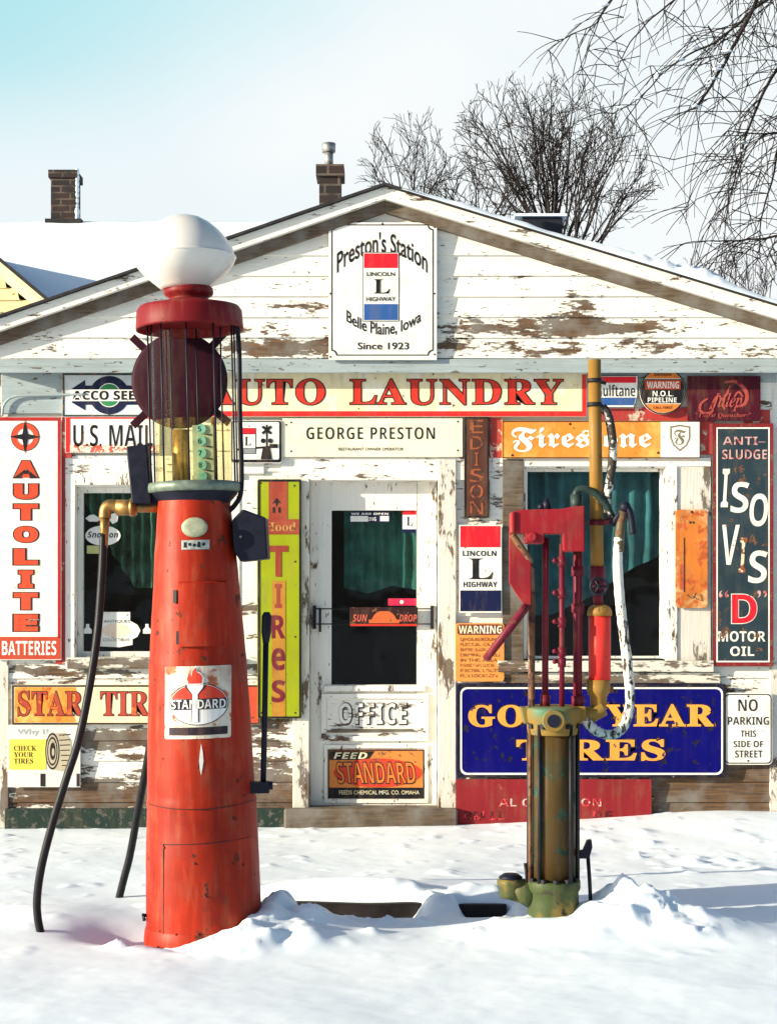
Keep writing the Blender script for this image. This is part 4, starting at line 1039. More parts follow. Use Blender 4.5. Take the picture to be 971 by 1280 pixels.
# push bar on the door
s = Sign('push_bar', 'dark push bar with orange sun and words across the door glass', 'push bar', (437, 758, 524, 786), DY - .035, .006)
s.panel(RC(437, 759, 522, 783), enamel('push_bar_black', (.035, .014, .014), chip=.66))
s.layer('emblem', [('poly', chord(480, 779, 16, 764, 775), 0), ('poly', RC(461, 774.5, 499, 779), 0, .0003), ('poly', RC(438, 780, 521.5, 782.5), 1)], [enamel('sun_orange', (.62, .13, .04), chip=.66), E_redl])
s.layer('lettering', [('text', TX('SUN', ITAL, (441, 768, 459, 777)), 0), ('text', TX('DROP', ITAL, (499, 768, 521, 777)), 0)], [enamel('pale_red_letter', (.6, .12, .08), chip=.66)])
for xa, xb, x in ((391, 437, 393), (522, 541, 540)):
    mb = MB()
    for y in (761, 780): mb.tube([W(xa, y, DY - .03), W(xb, y, DY - .030)], .004, 8)
    mb.box(xw(x - 2, DY - .04), xw(x + 2, DY - .04), DY - .036, DY - .001, zw(786, DY), zw(757, DY)); s.done(mb, 'bracket', M_black)

# star tyre sign, lower left
s = Sign('star_tyre_sign', 'long cream star tyre sign with dark red serif letters, half hidden by the red pump', 'sign', (15, 856, 325, 906), SY, .012)
s.panel(RC(15, 856, 325, 906), enamel('cream_rusty', (0.80, 0.70, 0.45), chip=.68, scale=11, rust=(.52, .17, .03), soft=.09))
s.layer('border', [('ring', (RC(15.4, 856.4, 324.6, 905.6), RC(17.5, 858.5, 322.5, 903.5)), 0), ('poly', RC(305, 858.5, 322.5, 903.5), 1, -.0004)], [E_blk2, M_ored])
it = []
for w_, x0, x1 in (('STAR', 23, 104), ('TIRES', 126, 228)):
    it += [('text', TX(w_, SERIF, (x0, 864, x1, 895), offset=.022, track=1.04), 1), ('text', TX(w_, SERIF, (x0, 864, x1, 895), track=1.04), 0, .0014)]
s.layer('lettering', it, [enamel('brick_red_letter', (.45, .06, .035), chip=.66, scale=14, rust=(.55, .10, .02)), E_blk2])
s.layer('rust_patch', [('poly', [(19, 859), (95, 859), (98, 872), (90, 890), (96, 903), (19, 903)], 0, -.0009)], [enamel('amber_rust', (.72, .30, .05), chip=.60, scale=14, rust=(.60, .12, .02), fade=(.78, .5, .15))])

# tyre check poster
s = Sign('tyre_poster', 'weathered tyre poster with a small yellow panel, low on the left wall', 'poster', (10, 905, 101, 987), SY + .004, .004)
s.panel(RC(10, 906, 101, 984), enamel('bleached_paper', (.72, .72, .66), chip=.72, scale=30, rust=(.3, .27, .22)))
s.layer('panel_print', [('poly', RC(12, 924, 58, 962), 0), ('poly', RC(51, 967, 57, 983), 1), ('poly', RC(96, 967, 100, 983), 1)], [enamel('poster_yellow', (.80, .66, .10), chip=.76), E_blk2])
s.layer('lettering', [('text', TX('CHECK', SERIF, (18, 932, 46, 938.5)), 0, .0006), ('text', TX('YOUR', SERIF, (18, 940, 42, 946.5)), 0, .0006), ('text', TX('TIRES', SERIF, (18, 948, 42, 954.5)), 0, .0006), ('text', TX('Why I?', None, (22, 911, 60, 920)), 1, .0006)], [E_black, enamel('pale_print', (.45, .46, .48))])
it = [('poly', [(66, 917), (82, 916), (89, 925), (90, 945), (86, 960), (78, 964), (66, 962)], 1), ('poly', ell(66, 939, 9, 23), 0, .0005), ('poly', ell(66, 939, 7.6, 20.5), 1, .001), ('poly', ell(66, 939, 6.4, 18), 0, .0015), ('poly', ell(66, 939, 5.2, 15.5), 1, .002), ('poly', ell(66.5, 939, 3.6, 11), 0, .0025), ('poly', ell(67, 940, 1.6, 5), 1, .003)]
for k in range(7): it.append(('poly', line((74 + k * .6, 919 + k * 6.3), (88, 918 + k * 6.5), 1.2), 0, .0008))
s.layer('tyre_print', it, [E_blk2, enamel('tyre_print_tan', (.48, .42, .30), chip=.7)])

# decals on the glass (parts of the windows and the door they are stuck on)
def decal(parent, items, mats, Y, label, name='decal'):
    mb = MB()
    for it in items:
        d = (it[3] if len(it) > 3 else 0); f = lambda p: (xw(p[0], Y), Y - d, zw(p[1], Y))
        if it[0] == 'poly': mb.add([f(p) for p in it[1]], [tuple(range(len(it[1])))], it[2])
        else: mb.add([f(p) for p in it[1][0]], it[1][1], it[2])
    o = mb.build(name, mats, parent, origin=(0, WY, 0)); o['label'] = label; return o
PY = WY + 0.063
decal(win_l, [('poly', ell(129, 669.5, 22, 12.5), 0), ('text', TX('Snap-on', ITAL, (110, 664.5, 148, 674.5)), 1, .001)], [E_white, E_black], PY, 'white oval decal with slanted black writing')
decal(win_l, [('poly', [(107, 648), (112, 644), (118, 643), (122, 646), (127, 649), (122, 652), (112, 652)], 0), ('poly', [(138, 643), (144, 641), (148, 646), (147, 652), (141, 655), (137, 650)], 0)], [E_white], PY, 'two small white cloud-shaped decals')
decal(win_l, [('poly', RC(109, 682, 124, 692), 0)], [enamel('yellow_green_decal', (.5, .5, .2))], PY, 'small yellow-green decal')
dp = [('poly', [(127, 765), (163, 765), (163, 776), (172, 781), (176, 788), (172, 796), (166, 799), (166, 806), (150, 809), (125, 808), (126, 795)], 0), ('poly', ell(146, 788, 18, 9), 2, .0006), ('text', TX('ANTIQUES', None, (130, 775, 163, 779)), 1, .001), ('text', TX('COLLECTIBLES', None, (129, 798, 162, 801.5)), 1, .001)]
for x in (105, 179): dp += [('poly', [(x, 787), (x + 3, 784), (x + 3, 780), (x + 7, 780), (x + 7, 784), (x + 10, 787), (x + 10, 792), (x, 792)], 0)]
decal(win_l, dp, [E_white, E_black, enamel('peach_print', (.78, .62, .48))], PY, 'white scalloped paper decal with small writing')
decal(door, [('poly', RC(437, 639, 487, 653), 0), ('poly', RC(438, 645, 460, 652), 1, .0005), ('text', TX('WE ARE OPEN', SANSB, (439, 641, 485, 643.5)), 1, .001), ('text', TX('NO SMOKING', SANSB, (439, 646.5, 470, 651)), 1, .0012), ('poly', RC(475, 645, 486, 651.5), 1, .0005)], [E_navy, E_white], DY + .018, 'dark decal with white printing at the top of the glass')
decal(door, [('poly', RC(503, 638, 520, 664), 0), ('poly', RC(503, 638, 520, 643.5), 1, .0006), ('poly', RC(503, 661.5, 520, 666), 3, .0006), ('text', TX('L', SERIF, (508, 646, 516, 657)), 2, .0006)], [E_white, M_lred, E_black, M_lnavy], DY + .018, 'small highway marker decal in the corner of the glass')
decal(door, [('poly', RC(485, 748, 520, 757), 0), ('poly', ell(502, 752.5, 2.5, 2.5, 12), 1, .0006)], [enamel('pink_red_decal', (.62, .03, .09)), E_white], DY + .018, 'pink-red strip decal')

# ------------------------------------------------------------------ big red visible petrol pump
PD = 7.15; ps = FOC / PD; PBX, PBY = 256.0, 1166.0; LEAN = 0.024
p1x = (PBX - CX) / ps; p1z = CZ - (PBY - HOR) / ps
pump = thing('visible_gas_pump', 'tall red visible gas pump with a white globe, clear glass cylinder and round maroon disc', 'gas pump', (p1x, PD, p1z), (0, -math.atan(LEAN), 0))
def A(px, py): return ((px - (PBX - LEAN * (PBY - py))) / ps, (PBY - py) / ps)     # pixel -> local x, z on the pump's axis plane
def A3(px, py, y=0.0):
    k = (PD + y) / PD; z = CZ - (py - HOR) / ps * k - p1z
    return ((px - CX) / ps * k - p1x + LEAN * z, y, z)
M_pred = enamel('pump_red', (0.36, 0.022, 0.006), chip=.675, scale=13, rust=(.06, .016, .010), rough=.42, var=.6, obj=True, fade=(.24, .018, .008), stain=.34)
M_pdark = enamel('pump_dark_red', (0.16, 0.007, 0.010), chip=.70, scale=16, rust=(.05, .015, .015), rough=.45, obj=True)
M_pmar = enamel('disc_maroon', (0.026, 0.002, 0.009), chip=.73, scale=18, rust=(.05, .015, .01), rough=.6, spec=.12, stain=.1, obj=True)
M_navy = plain('navy_iron', (0.006, 0.007, 0.017), .5, 0, .4, 22, .001, obj=True)
M_brass = plain('tarnished_brass', (0.30, 0.17, 0.055), .42, .7, .45, 25, .001, obj=True)
M_steel = plain('grey_green_steel', (0.16, 0.20, 0.16), .5, .4, .35, 25, .001, obj=True)
PROF = [(1176, 73.5), (1164, 73.2), (1160, 72.2), (1100, 71.0), (1050, 69.5), (960, 66.0), (905, 64.0), (830, 60.8), (760, 55.5), (705, 51.6), (660, 47.6), (632, 45.0), (622, 44.0)]
def prad(py):
    for (y0, r0), (y1, r1) in zip(PROF, PROF[1:]):
        if y1 <= py <= y0: return lerp(r0, r1, (y0 - py) / (y0 - y1)) / ps
    return PROF[0][1] / ps if py > 1176 else PROF[-1][1] / ps
def onbody(px, py, d=0.0):
    x, z = A(px, py); r = prad(py); x = max(-r * .999, min(r * .999, x * (1 - r / PD))); a = math.asin(x / r)
    return (math.sin(a) * (r + d), -math.cos(a) * (r + d), z)
mb = MB()
prof = []
for y0 in range(1180, 620, -6):
    r = prad(y0)
    if 996 < y0 <= 1004: r += .0035
    prof.append((r + .0012 * mn.noise(Vector((y0 * .05, 0, 0))), A(0, y0)[1]))
prof.insert(0, (prof[0][0], -.25))
mb.lathe(prof, seg=72, cap=True)
# gentle dents
for i, v in enumerate(mb.v):
    q = 1 + .014 * mn.noise(Vector((v[0] * 5, v[1] * 5, v[2] * 3))) + .006 * mn.noise(Vector((v[0] * 14, v[1] * 14, v[2] * 9))); mb.v[i] = (v[0] * q, v[1] * q, v[2])
mb.build('body', M_pred, pump)
mb = MB(); mb.lathe([(prad(1176) + .004, A(0, 1178)[1]), (prad(1176) + .007, A(0, 1170)[1]), (prad(1160) + .006, A(0, 1158)[1]), (prad(1156) + .001, A(0, 1154)[1])], seg=72, cap=False)
mb.build('base_ring', M_pred, pump)
# door seams, rivets, hinge bolts
mb = MB()
mb.tube([onbody(211, y, .0006) for y in range(1046, 1164, 6)], .0026, 6); mb.tube([onbody(x, 1046 - (x - 211) * .03, .0006) for x in range(211, 322, 4)], .0018, 6)
mb.tube([onbody(x, 1003 + ((x - 255) / 66) ** 2 * -4, .0035) for x in range(190, 324, 4)], .0016, 6)
mb.build('door_seam', M_black, pump)
mb = MB()
for x, y in ((206, 1152), (228, 1154), (256, 1153), (284, 1151), (308, 1148), (251, 1068), (212, 1050), (310, 1075), (265, 1108)): mb.ball(onbody(x, y, .001), .005, seg=8, rows=6)
mb.build('rivet', plain('rivet_red', (.12, .02, .015), .5, 0, .3, 30, obj=True), pump)
mb = MB(); mb.tube([A3(190, 1144, -.05), A3(179, 1142, -.07), A3(181, 1149, -.08)], .008, 8); mb.build('drain_pipe', M_black, pump)
# access panel
mb = MB(); n = 24; vs = []
zt, zb = A(0, 727)[1], A(0, 806)[1]
for i in range(n + 1):
    for py, d in ((806, 0.0), (806, .016), (767, .014), (729, .012), (727, 0.0)):
        px = lerp(229, 288, i / n) + (py - 767) * .03; vs.append(onbody(px, py, d if 0 < i < n else 0))
mb.add(vs, [(i * 5 + k, (i + 1) * 5 + k, (i + 1) * 5 + k + 1, i * 5 + k + 1) for i in range(n) for k in range(4)], 0, False)
mb.build('access_panel', M_pred, pump)
mb = MB()
for x, y in ((226.5, 745), (230.5, 795)):
    mb.add([onbody(a, b, c) for c in (.001, .013) for a, b in ((x - 2, y - 8), (x + 2, y - 8), (x + 2, y + 8), (x - 2, y + 8))], [(0, 1, 2, 3), (4, 5, 6, 7), (0, 1, 5, 4), (1, 2, 6, 5), (2, 3, 7, 6), (3, 0, 4, 7)])
mb.build('hinge', M_black, pump)
mb = MB()
lf = [(259, 924), (261, 934), (262, 945), (260.5, 955), (259, 962), (257.6, 955), (256.6, 944), (257.6, 934)]
mb.add([onbody(a, b, .0015) for a, b in lf], [tuple(range(8))]); mb.build('paint_chip', plain('bare_primer', (.6, .6, .58), .6), pump)

def curved(parent, name, items, mats):
    """flat artwork in photograph pixels wrapped onto the pump's body"""
    bm = bmesh.new()
    for it in items:
        pts, fs, mi, d = it
        tmp = bmesh.new(); vv = [tmp.verts.new((a, b, 0)) for a, b in pts]
        for f in fs:
            try: tmp.faces.new([vv[i] for i in f])
            except ValueError: pass
        x = 212
        while x < 300:
            g = tmp.verts[:] + tmp.edges[:] + tmp.faces[:]
            bmesh.ops.bisect_plane(tmp, geom=g, plane_co=(x, 0, 0), plane_no=(1, 0, 0), dist=1e-5); x += 4.5
        tmp.verts.index_update()
        mp_ = [bm.verts.new(onbody(v.co.x, v.co.y, d)) for v in tmp.verts]
        for f in tmp.faces:
            nf = bm.faces.new([mp_[v.index] for v in f.verts]); nf.material_index = mi; nf.smooth = False
        tmp.free()
    me = bpy.data.meshes.new(name); bm.to_mesh(me); bm.free()
    for m in mats: me.materials.append(m)
    o = bpy.data.objects.new(name, me); COL.objects.link(o); o.parent = parent; return o
def PG(pts, mi, d): return (pts, [tuple(range(len(pts)))], mi, d)
def ST(pts_rows, mi, d): return pts_rows
M_tin = enamel('tarnished_tin', (0.66, 0.60, 0.50), chip=.62, scale=14, rust=(.30, .10, .05), rough=.38, fade=(.38, .28, .24), obj=True)
plate = curved(pump, 'brand_plate', [PG(RC(213, 830, 294, 918, 2), 0, .004)], [M_tin])
torch = [(247.5, 897.5), (248.3, 864), (243, 857), (241.5, 853), (261.5, 853), (260, 857), (254.5, 864), (255, 897.5)]
flame = [(243.5, 851), (241.5, 845), (243.5, 839), (247, 842), (248, 836), (252, 831), (253, 837), (257, 839), (260, 844), (259, 851)]
eu = [p for p in ell(255, 876, 34, 24, 36, math.pi, 2 * math.pi)]; el_ = [p for p in ell(255, 876, 34, 24, 36, 0, math.pi)]
items = [PG(ell(255, 876, 36, 25.6, 48), 3, .0055), PG(ell(255, 876, 34.8, 24.6, 48), 1, .0065), PG(chord(255, 876, 30, 876 - 24, 876 - 6.5), 0, .0075) if False else PG([(255 + 34 * math.cos(R(a)), 876 + 24 * math.sin(R(a))) for a in range(196, 345, 4)], 0, .0075),
         PG([(255 + 34 * math.cos(R(a)), 876 + 24 * math.sin(R(a))) for a in list(range(-17, 18, 4)) + list(range(163, 198, 4))], 2, .0068)]
tv, tf = text_px('STANDARD', SANSB, (222.5, 870.5, 287, 881.5), fat=-.005)
hv = [(254.3 + (x - 250.8) * 1.25, 843 + (y - 843) * 1.2) for x, y in flame]
items += [PG([(251 + (x - 251) * 1.3, y) for x, y in torch], 3, .0082), PG(torch, 1, .009), PG([(251 + (x - 251) * 1.22, 842 + (y - 842) * 1.18) for x, y in flame], 1, .0082), PG(flame, 0, .009), (tv, tf, 1, .0100), PG(RC(219, 904, 290, 913.5), 3, .0055)]
curved(pump, 'emblem', items, [enamel('torch_red', (.66, .05, .03), chip=.70, scale=26, obj=True), enamel('plate_white', (.82, .81, .78), chip=.72, scale=26, obj=True), enamel('plate_black', (.03, .03, .05), chip=.74, obj=True), enamel('plate_edge', (.03, .02, .03), chip=.75, obj=True)])
# oval medallion and maker plate
mb = MB(); c = onbody(249, 661, .004); mb.ball((0, 0, 0), 1, sc=(.055, .010, .042), seg=24, rows=12)
mb.v = [(c[0] + v[0], c[1] + v[1], c[2] + v[2]) for v in mb.v]; mb.build('medallion', plain('verdigris', (.30, .32, .22), .5, .3, .3, 30, obj=True), pump)
curved(pump, 'maker_plate', [PG(RC(233, 676.5, 267, 688), 0, .003)] + [PG(RC(236 + k * 5.6, 679 + (k * 7) % 3, 239.5 + k * 5.6, 685.5 - (k * 5) % 3), 1, .0045) for k in range(5)], [plain('plate_grey', (.40, .42, .38), .4, .5, .3, 60, obj=True), M_black])

# basin under the glass and lower ring
mb = MB(); mb.lathe([(.148, A(0, 634)[1]), (.150, A(0, 628)[1]), (.178, A(0, 619)[1]), (.186, A(0, 614)[1]), (.186, A(0, 610)[1])], (0.004, 0), 56); mb.build('basin', M_navy, pump)
mb = MB(); mb.lathe([(.180, A(0, 616)[1]), (.198, A(0, 615)[1]), (.200, A(0, 609)[1]), (.196, A(0, 604)[1]), (.176, A(0, 603)[1])], (0.004, 0), 56, cap=False); mb.build('glass_ring', M_steel, pump)
gz0, gz1 = A(0, 606)[1], A(0, 396)[1]
mb = MB(); mb.lathe([(.168, gz0), (.168, gz1)], (0.004, 0), 72, cap=False); 
mb.build('glass_cylinder', glass_mat('pump_glass', (.985, .99, .97), spec=.6, ior=1.14, rough=.22), pump)
mb = MB(); mb.lathe([(.160, gz0 + .002), (.160, A(0, 526)[1])], (0.004, 0), 72, cap=False); mb.build('amber_sleeve', glass_mat('amber_sleeve', (.97, .93, .74), dirt=.22, dirtcol=(.62, .46, .12), spec=.4, ior=1.12, rough=.25), pump)  # amber-tinted inner sleeve in the lower part of the glass
# inside: standpipe, gauge board with numbered plates
mb = MB(); mb.tube([(-.055, .03, gz0), (-.055, .03, A(0, 536)[1])], .036, 18); mb.tube([(.085, .06, gz0), (.085, .06, A(0, 520)[1])], .012, 10); mb.build('standpipe', M_brass, pump)
mb = MB(); x0, x1 = A(243, 0)[0] + .0, A(263, 0)[0]
def gx(px): return (px - (PBX - LEAN * (PBY - 570))) / ps
mb.box(gx(242), gx(268), -.02, -.012, gz0, A(0, 532)[1], 0)
for i, y in enumerate((537, 552, 567, 582, 596)):
    z = A(0, y)[1]; mb.prism([(gx(247.5) + a * .0195 + .02, z + b * .0215) for a, b in ell(0, 0, 1, 1, 14)], -.027, -.021, 1)
    mb.box(gx(259), gx(266), -.026, -.021, z - .026, z - .022, 2)
for i, (ch, y) in enumerate(zip('5678', (537, 552, 567, 582))):
    tv, tf = text2d(ch, SANSB); z = A(0, y)[1]
    mb.add([(gx(251.2) + (vx - .28) * .03 , -.0275, z + (vy - .35) * .03) for vx, vy in tv], tf, 2)
mb.build('gauge_board', [plain('gauge_grey', (.35, .42, .36), .5, .2, .3, 20, obj=True), plain('gauge_aqua', (.16, .42, .42), .5, 0, .3, 30, obj=True), M_black], pump)
# basket rods round the glass
for k in range(10):
    a = R(18 + k * 36); mb = MB(); x, y = .004 + .186 * math.cos(a), .186 * math.sin(a)
    mb.tube([(x, y, gz0), (x, y, gz1 + .01)], .0038, 8); mb.build('guard_rod', M_navy, pump)
# cap, neck, collar
def L(prof, c=(0.0, 0.0)): return [(r / ps, A(0, y)[1]) for r, y in prof]
capx = A(237, 395)[0]
mb = MB(); mb.lathe(L([(58, 402), (64, 411), (66.5, 413), (67, 410), (65.5, 389), (62, 384), (30, 377), (24, 375)]), (capx, 0), 64, cap=True); mb.build('cap', M_pdark, pump)
mb = MB(); mb.lathe(L([(25, 379), (24, 374), (25, 372), (30, 369), (31, 366), (30.5, 361), (28, 359)]), (A(236, 368)[0], 0), 40); mb.build('collar', M_pdark, pump)
gx0 = A(230.5, 320)[0]
gp = [(29, 362), (33, 358.5), (41, 352), (50, 344), (58, 335), (62.3, 328), (63.8, 324), (64.2, 322), (63.2, 320.5), (62.6, 317), (60, 310), (54, 300), (45, 289), (34, 279.5), (22, 272.5), (10, 269), (0, 268)]
mb = MB(); mb.lathe(L(gp), (gx0, 0), 64); mb.lathe(L([(63.6, 323.6), (64.9, 322.6), (64.9, 321.4), (63.2, 320.4)]), (gx0, 0), 64, cap=False)
m, t, b = newmat('milk_glass'); b.inputs['Base Color'].default_value = (.62, .60, .56, 1); b.inputs['Roughness'].default_value = .25; b.inputs['Subsurface Weight'].default_value = .12; b.inputs['Subsurface Radius'].default_value = (.03, .03, .03); b.inputs['Coat Weight'].default_value = .2
mb.build('globe', m, pump)
# disc behind the glass with four tabs
dy = .23; dc = A3(224.5, 475, dy); kd = (PD + dy) / PD; rd = 60 / ps * kd
mb = MB(); pr = [(0, -.012), (rd * .6, -.010), (rd * .93, -.004), (rd, .002), (rd, .012), (0, .012)]
mb.lathe(pr, seg=64, cap=False); mb.v = [(dc[0] + v[0], dc[1] + v[2], dc[2] + v[1]) for v in mb.v]
mb.build('round_disc', M_pmar, pump)
for a in (46, 136, 222, 318):
    mb = MB(); c_, s_ = math.cos(R(a)), math.sin(R(a)); w = .017
    P_ = [(rd * .8, -w), (rd * 1.36, -w), (rd * 1.36, w), (rd * .8, w)]
    mb.prism([(dc[0] + u * c_ - q * s_, dc[2] + u * s_ + q * c_) for u, q in P_], dc[1] + .013, dc[1] + .024)
    mb.build('disc_bracket', M_pmar, pump, bevel=.002)
# overflow pipe on the right of the glass
mb = MB(); mb.tube(smooth_path([A3(296, 404, -.02), A3(299, 440, -.02), A3(300, 520, -.02), A3(302, 585, -.02), A3(301, 618, -.02), A3(294, 632, -.02), A3(286, 640, -.02)]), .011, 10); mb.build('overflow_pipe', M_navy, pump)
# nozzle hook box and outlet pipe on the left
mb = MB(); mb.prism([A(*p) for p in ((160, 557), (186, 555), (192, 629), (167, 628))], -.05, .05); mb.prism([A(*p) for p in ((186, 612), (205, 610), (205, 632), (166, 629))], -.03, .03)
mb.build('hook_box', M_navy, pump, bevel=.006)
mb = MB(); mb.tube([A3(208, 634, -.01), A3(143, 632, -.01)], .020, 14); mb.tube([A3(171, 632.5, -.01), A3(146, 632, -.01)], .034, 18); mb.tube([A3(168, 632.5, -.01), A3(163, 632.3, -.01)], .039, 18)
mb.tube(smooth_path([A3(148, 631, -.01), A3(138, 629, -.01), A3(132.5, 634, -.01), A3(131.5, 645, -.012)]), .026, 14)
mb.tube([A3(131.5, 643, -.012), A3(131, 658, -.012), A3(130, 682, -.014)], [.021, .019, .017], 12)
mb.build('outlet_pipe', M_brass, pump)
mb = MB()
mb.tube(smooth_path([A3(130, 664, -.014), A3(127.5, 720, -.02), A3(122, 790, -.03), A3(112, 856, -.04), A3(99, 920, -.05), A3(83, 970, -.05), A3(66, 1025, -.04), A3(53, 1075, -.03), A3(47, 1115, -.02), A3(48, 1145, -.02), A3(56, 1180, -.02)]), .0175, 12)
mb.build('hose', plain('black_rubber', (.009, .009, .012), .45, 0, .3, 40, .001, obj=True), pump)
mb = MB(); mb.tube(smooth_path([A3(204, 800, .30), A3(196, 870, .45), A3(186, 940, .60), A3(173, 1010, .72), A3(163, 1065, .80), A3(155, 1096, .83), A3(146, 1132, .86)]), .0185, 12)
mb.build('hose', MATS['black_rubber'], pump)
# switch box on the right
mb = MB(); mb.prism([A(*p) for p in ((293, 652), (306, 639), (334, 650), (337, 701), (303, 704), (295, 690))], -.10, .06); mb.prism([A(*p) for p in ((280, 662), (298, 660), (298, 690), (284, 690))], -.04, .03)
mb.build('switch_box', M_navy, pump, bevel=.007)
mb = MB(); mb.ball(A3(301, 672, -.103), .006, seg=8, rows=6); mb.build('switch_screw', M_steel, pump)
# pump lever
mb = MB(); mb.tube([A3(329, 988, -.05), A3(331, 900, -.06), A3(332.5, 800, -.06)], .0125, 10); mb.tube([A3(332.5, 806, -.06), A3(333, 792, -.06), A3(333.5, 772, -.06), A3(333.5, 767, -.06)], [.013, .021, .021, .012], 12)
mb.box(*[A(312, 0)[0] - .11, A(342, 0)[0] - .095], -.075, -.02, A(0, 991)[1], A(0, 977)[1])
mb.tube([A3(318, 984, -.05), A3(341, 984, -.05)], .018, 12)
mb.build('pump_lever', M_navy, pump)

# ------------------------------------------------------------------ old hand-cranked oil pump
QD = 7.30; qs = FOC / QD; QX = (690 - CX) / qs
op = thing('oil_pump', 'old hand cranked oil pump with red crank head, brown-green barrel, yellow mast and cracked hose', 'oil pump', (QX, QD, 0))
def B(px, py): return ((px - 690) / qs, CZ - (py - HOR) / qs)
def B3(px, py, y=0.0): k = (QD + y) / QD; return (QX * (k - 1) + (px - 690) / qs * k, y, CZ - (py - HOR) / qs * k)
M_olive = enamel('brown_olive_paint', (0.075, 0.046, 0.015), chip=.64, scale=10, rust=(.02, .04, .03), rough=.4, fade=(.028, .045, .026), obj=True)
M_ochre = enamel('ochre_paint', (0.26, 0.135, 0.026), chip=.655, scale=14, rust=(.09, .06, .03), fade=(.24, .15, .04), obj=True)
M_patina = enamel('green_yellow_patina', (0.22, 0.135, 0.03), chip=.67, scale=16, rust=(.10, .08, .04), fade=(.06, .15, .09), obj=True)
M_crim = enamel('crimson_paint', (0.27, 0.012, 0.020), chip=.69, scale=16, rust=(.06, .02, .015), fade=(.20, .012, .02), obj=True)
M_plum = enamel('plum_red_rod', (0.13, 0.009, 0.022), chip=.68, scale=20, rust=(.08, .03, .02), obj=True)
M_rrod = enamel('rusty_rod', (0.15, 0.06, 0.03), chip=.60, scale=22, rust=(.05, .025, .02), fade=(.24, .14, .08), obj=True)
M_base = enamel('mossy_green_iron', (0.055, 0.075, 0.028), chip=.66, scale=12, rust=(.03, .03, .02), rough=.45, fade=(.26, .17, .035), obj=True)
bc = B(691, 0)[0]
def LB(prof): return [(r / qs, B(0, y)[1]) for r, y in prof]
mb = MB(); mb.lathe(LB([(27.5, 1106), (27.5, 1000), (27.5, 914)]), (bc, 0), 48); mb.build('barrel', M_olive, op)
mb = MB(); mb.lathe([(32 / qs, -.2)] + LB([(32, 1126), (31.5, 1114), (33, 1112), (34, 1109), (34, 1101), (33, 1099), (28, 1099)]), (bc, 0), 48)
mb.lathe(LB([(13, 1122), (15, 1117), (15, 1108), (17, 1105), (17, 1101), (14, 1098), (8, 1094)]), (B(638, 0)[0], 0), 28)
mb.tube([B3(638, 1111), B3(655, 1114), B3(672, 1122)], [.048, .055, .062], 16)
mb.build('base', M_base, op)
mb = MB(); mb.lathe(LB([(14, 1099), (15, 1096), (9, 1092)]), (B(638, 0)[0], 0), 24); mb.build('fill_cap', M_navy, op)
for a in (200, 340, 20, 160, 232, 308):
    c_, s_ = math.cos(R(a)), math.sin(R(a)); mb = MB(); r_ = 31.5 / qs
    mb.tube([(bc + r_ * c_, r_ * s_, B(0, 1105)[1]), (bc + r_ * c_, r_ * s_, B(0, 900)[1])], .0085, 8); mb.build('tie_rod', M_black if a not in (200,) else M_rrod, op)
mb = MB(); mb.lathe(LB([(31, 918), (32, 914), (33, 905), (36, 900), (37, 888), (36, 884), (30, 882)]), (bc, 0), 48)
mb.prism([B(*p) for p in ((650, 884), (730, 882), (732, 900), (654, 904))], -.05, .06)
mb.tube([(bc - .012, -.10, B(0, 898)[1]), (bc - .012, -.155, B(0, 898)[1])], .048, 24)
mb.tube([B3(716, 893), B3(742, 893), B3(755, 886)], [.035, .032, .03], 14)
mb.build('head_casting', M_patina, op, bevel=.004)
mb = MB(); mb.tube([(bc - .012, -.1555, B(0, 898)[1]), (bc - .012, -.158, B(0, 898)[1])], .028, 20); mb.build('port_hole', M_dark, op)
for a in (210, 242, 270, 298, 330):
    c_, s_ = math.cos(R(a)), math.sin(R(a))
    for r_, y0, y1, mt in ((33.5 / qs, 903, 909, M_black), (31.5 / qs, 1099.5, 1095, M_black)):
        mb = MB(); mb.tube([(bc + r_ * c_, r_ * s_, B(0, y0)[1]), (bc + r_ * c_, r_ * s_, B(0, y1)[1])], .013, 6, smooth=False); mb.build('bolt', mt, op)
# upright rods
mb = MB(); mb.tube(smooth_path([B3(664, 884, -.04), B3(664, 780, -.04), B3(663, 712, -.04), B3(658, 695, -.05), B3(648, 680, -.06), B3(640, 668, -.06)]), .0155, 10); mb.build('guide_rod', M_rrod, op)
mb = MB(); mb.tube([B3(681, 884, -.02), B3(681.5, 672, -.02)], .0145, 10); mb.tube([B3(681, 884, -.02), B3(681, 868, -.02)], .022, 12); mb.build('guide_rod', M_plum, op)
mb = MB(); mb.tube([B3(702, 884, -.05), B3(702, 680, -.05)], .0115, 10)
for y in (702, 742, 778, 815, 828):
    mb.tube([B3(702, y - 6, -.05), B3(702, y + 6, -.05)], .018, 10); mb.tube([B3(702, y, -.05), B3(694, y - 1, -.06)], .007, 8); mb.ball(B3(693, y - 1, -.06), .011, seg=8, rows=6)
mb.build('stop_rod', M_plum, op)
mb = MB(); mb.tube([B3(721.5, 884), B3(722, 640)], .0195, 12)
for y in (714, 760, 876): mb.tube([B3(721.7, y - 6), B3(721.7, y + 6)], .027, 12)
mb.build('delivery_pipe', M_plum, op)
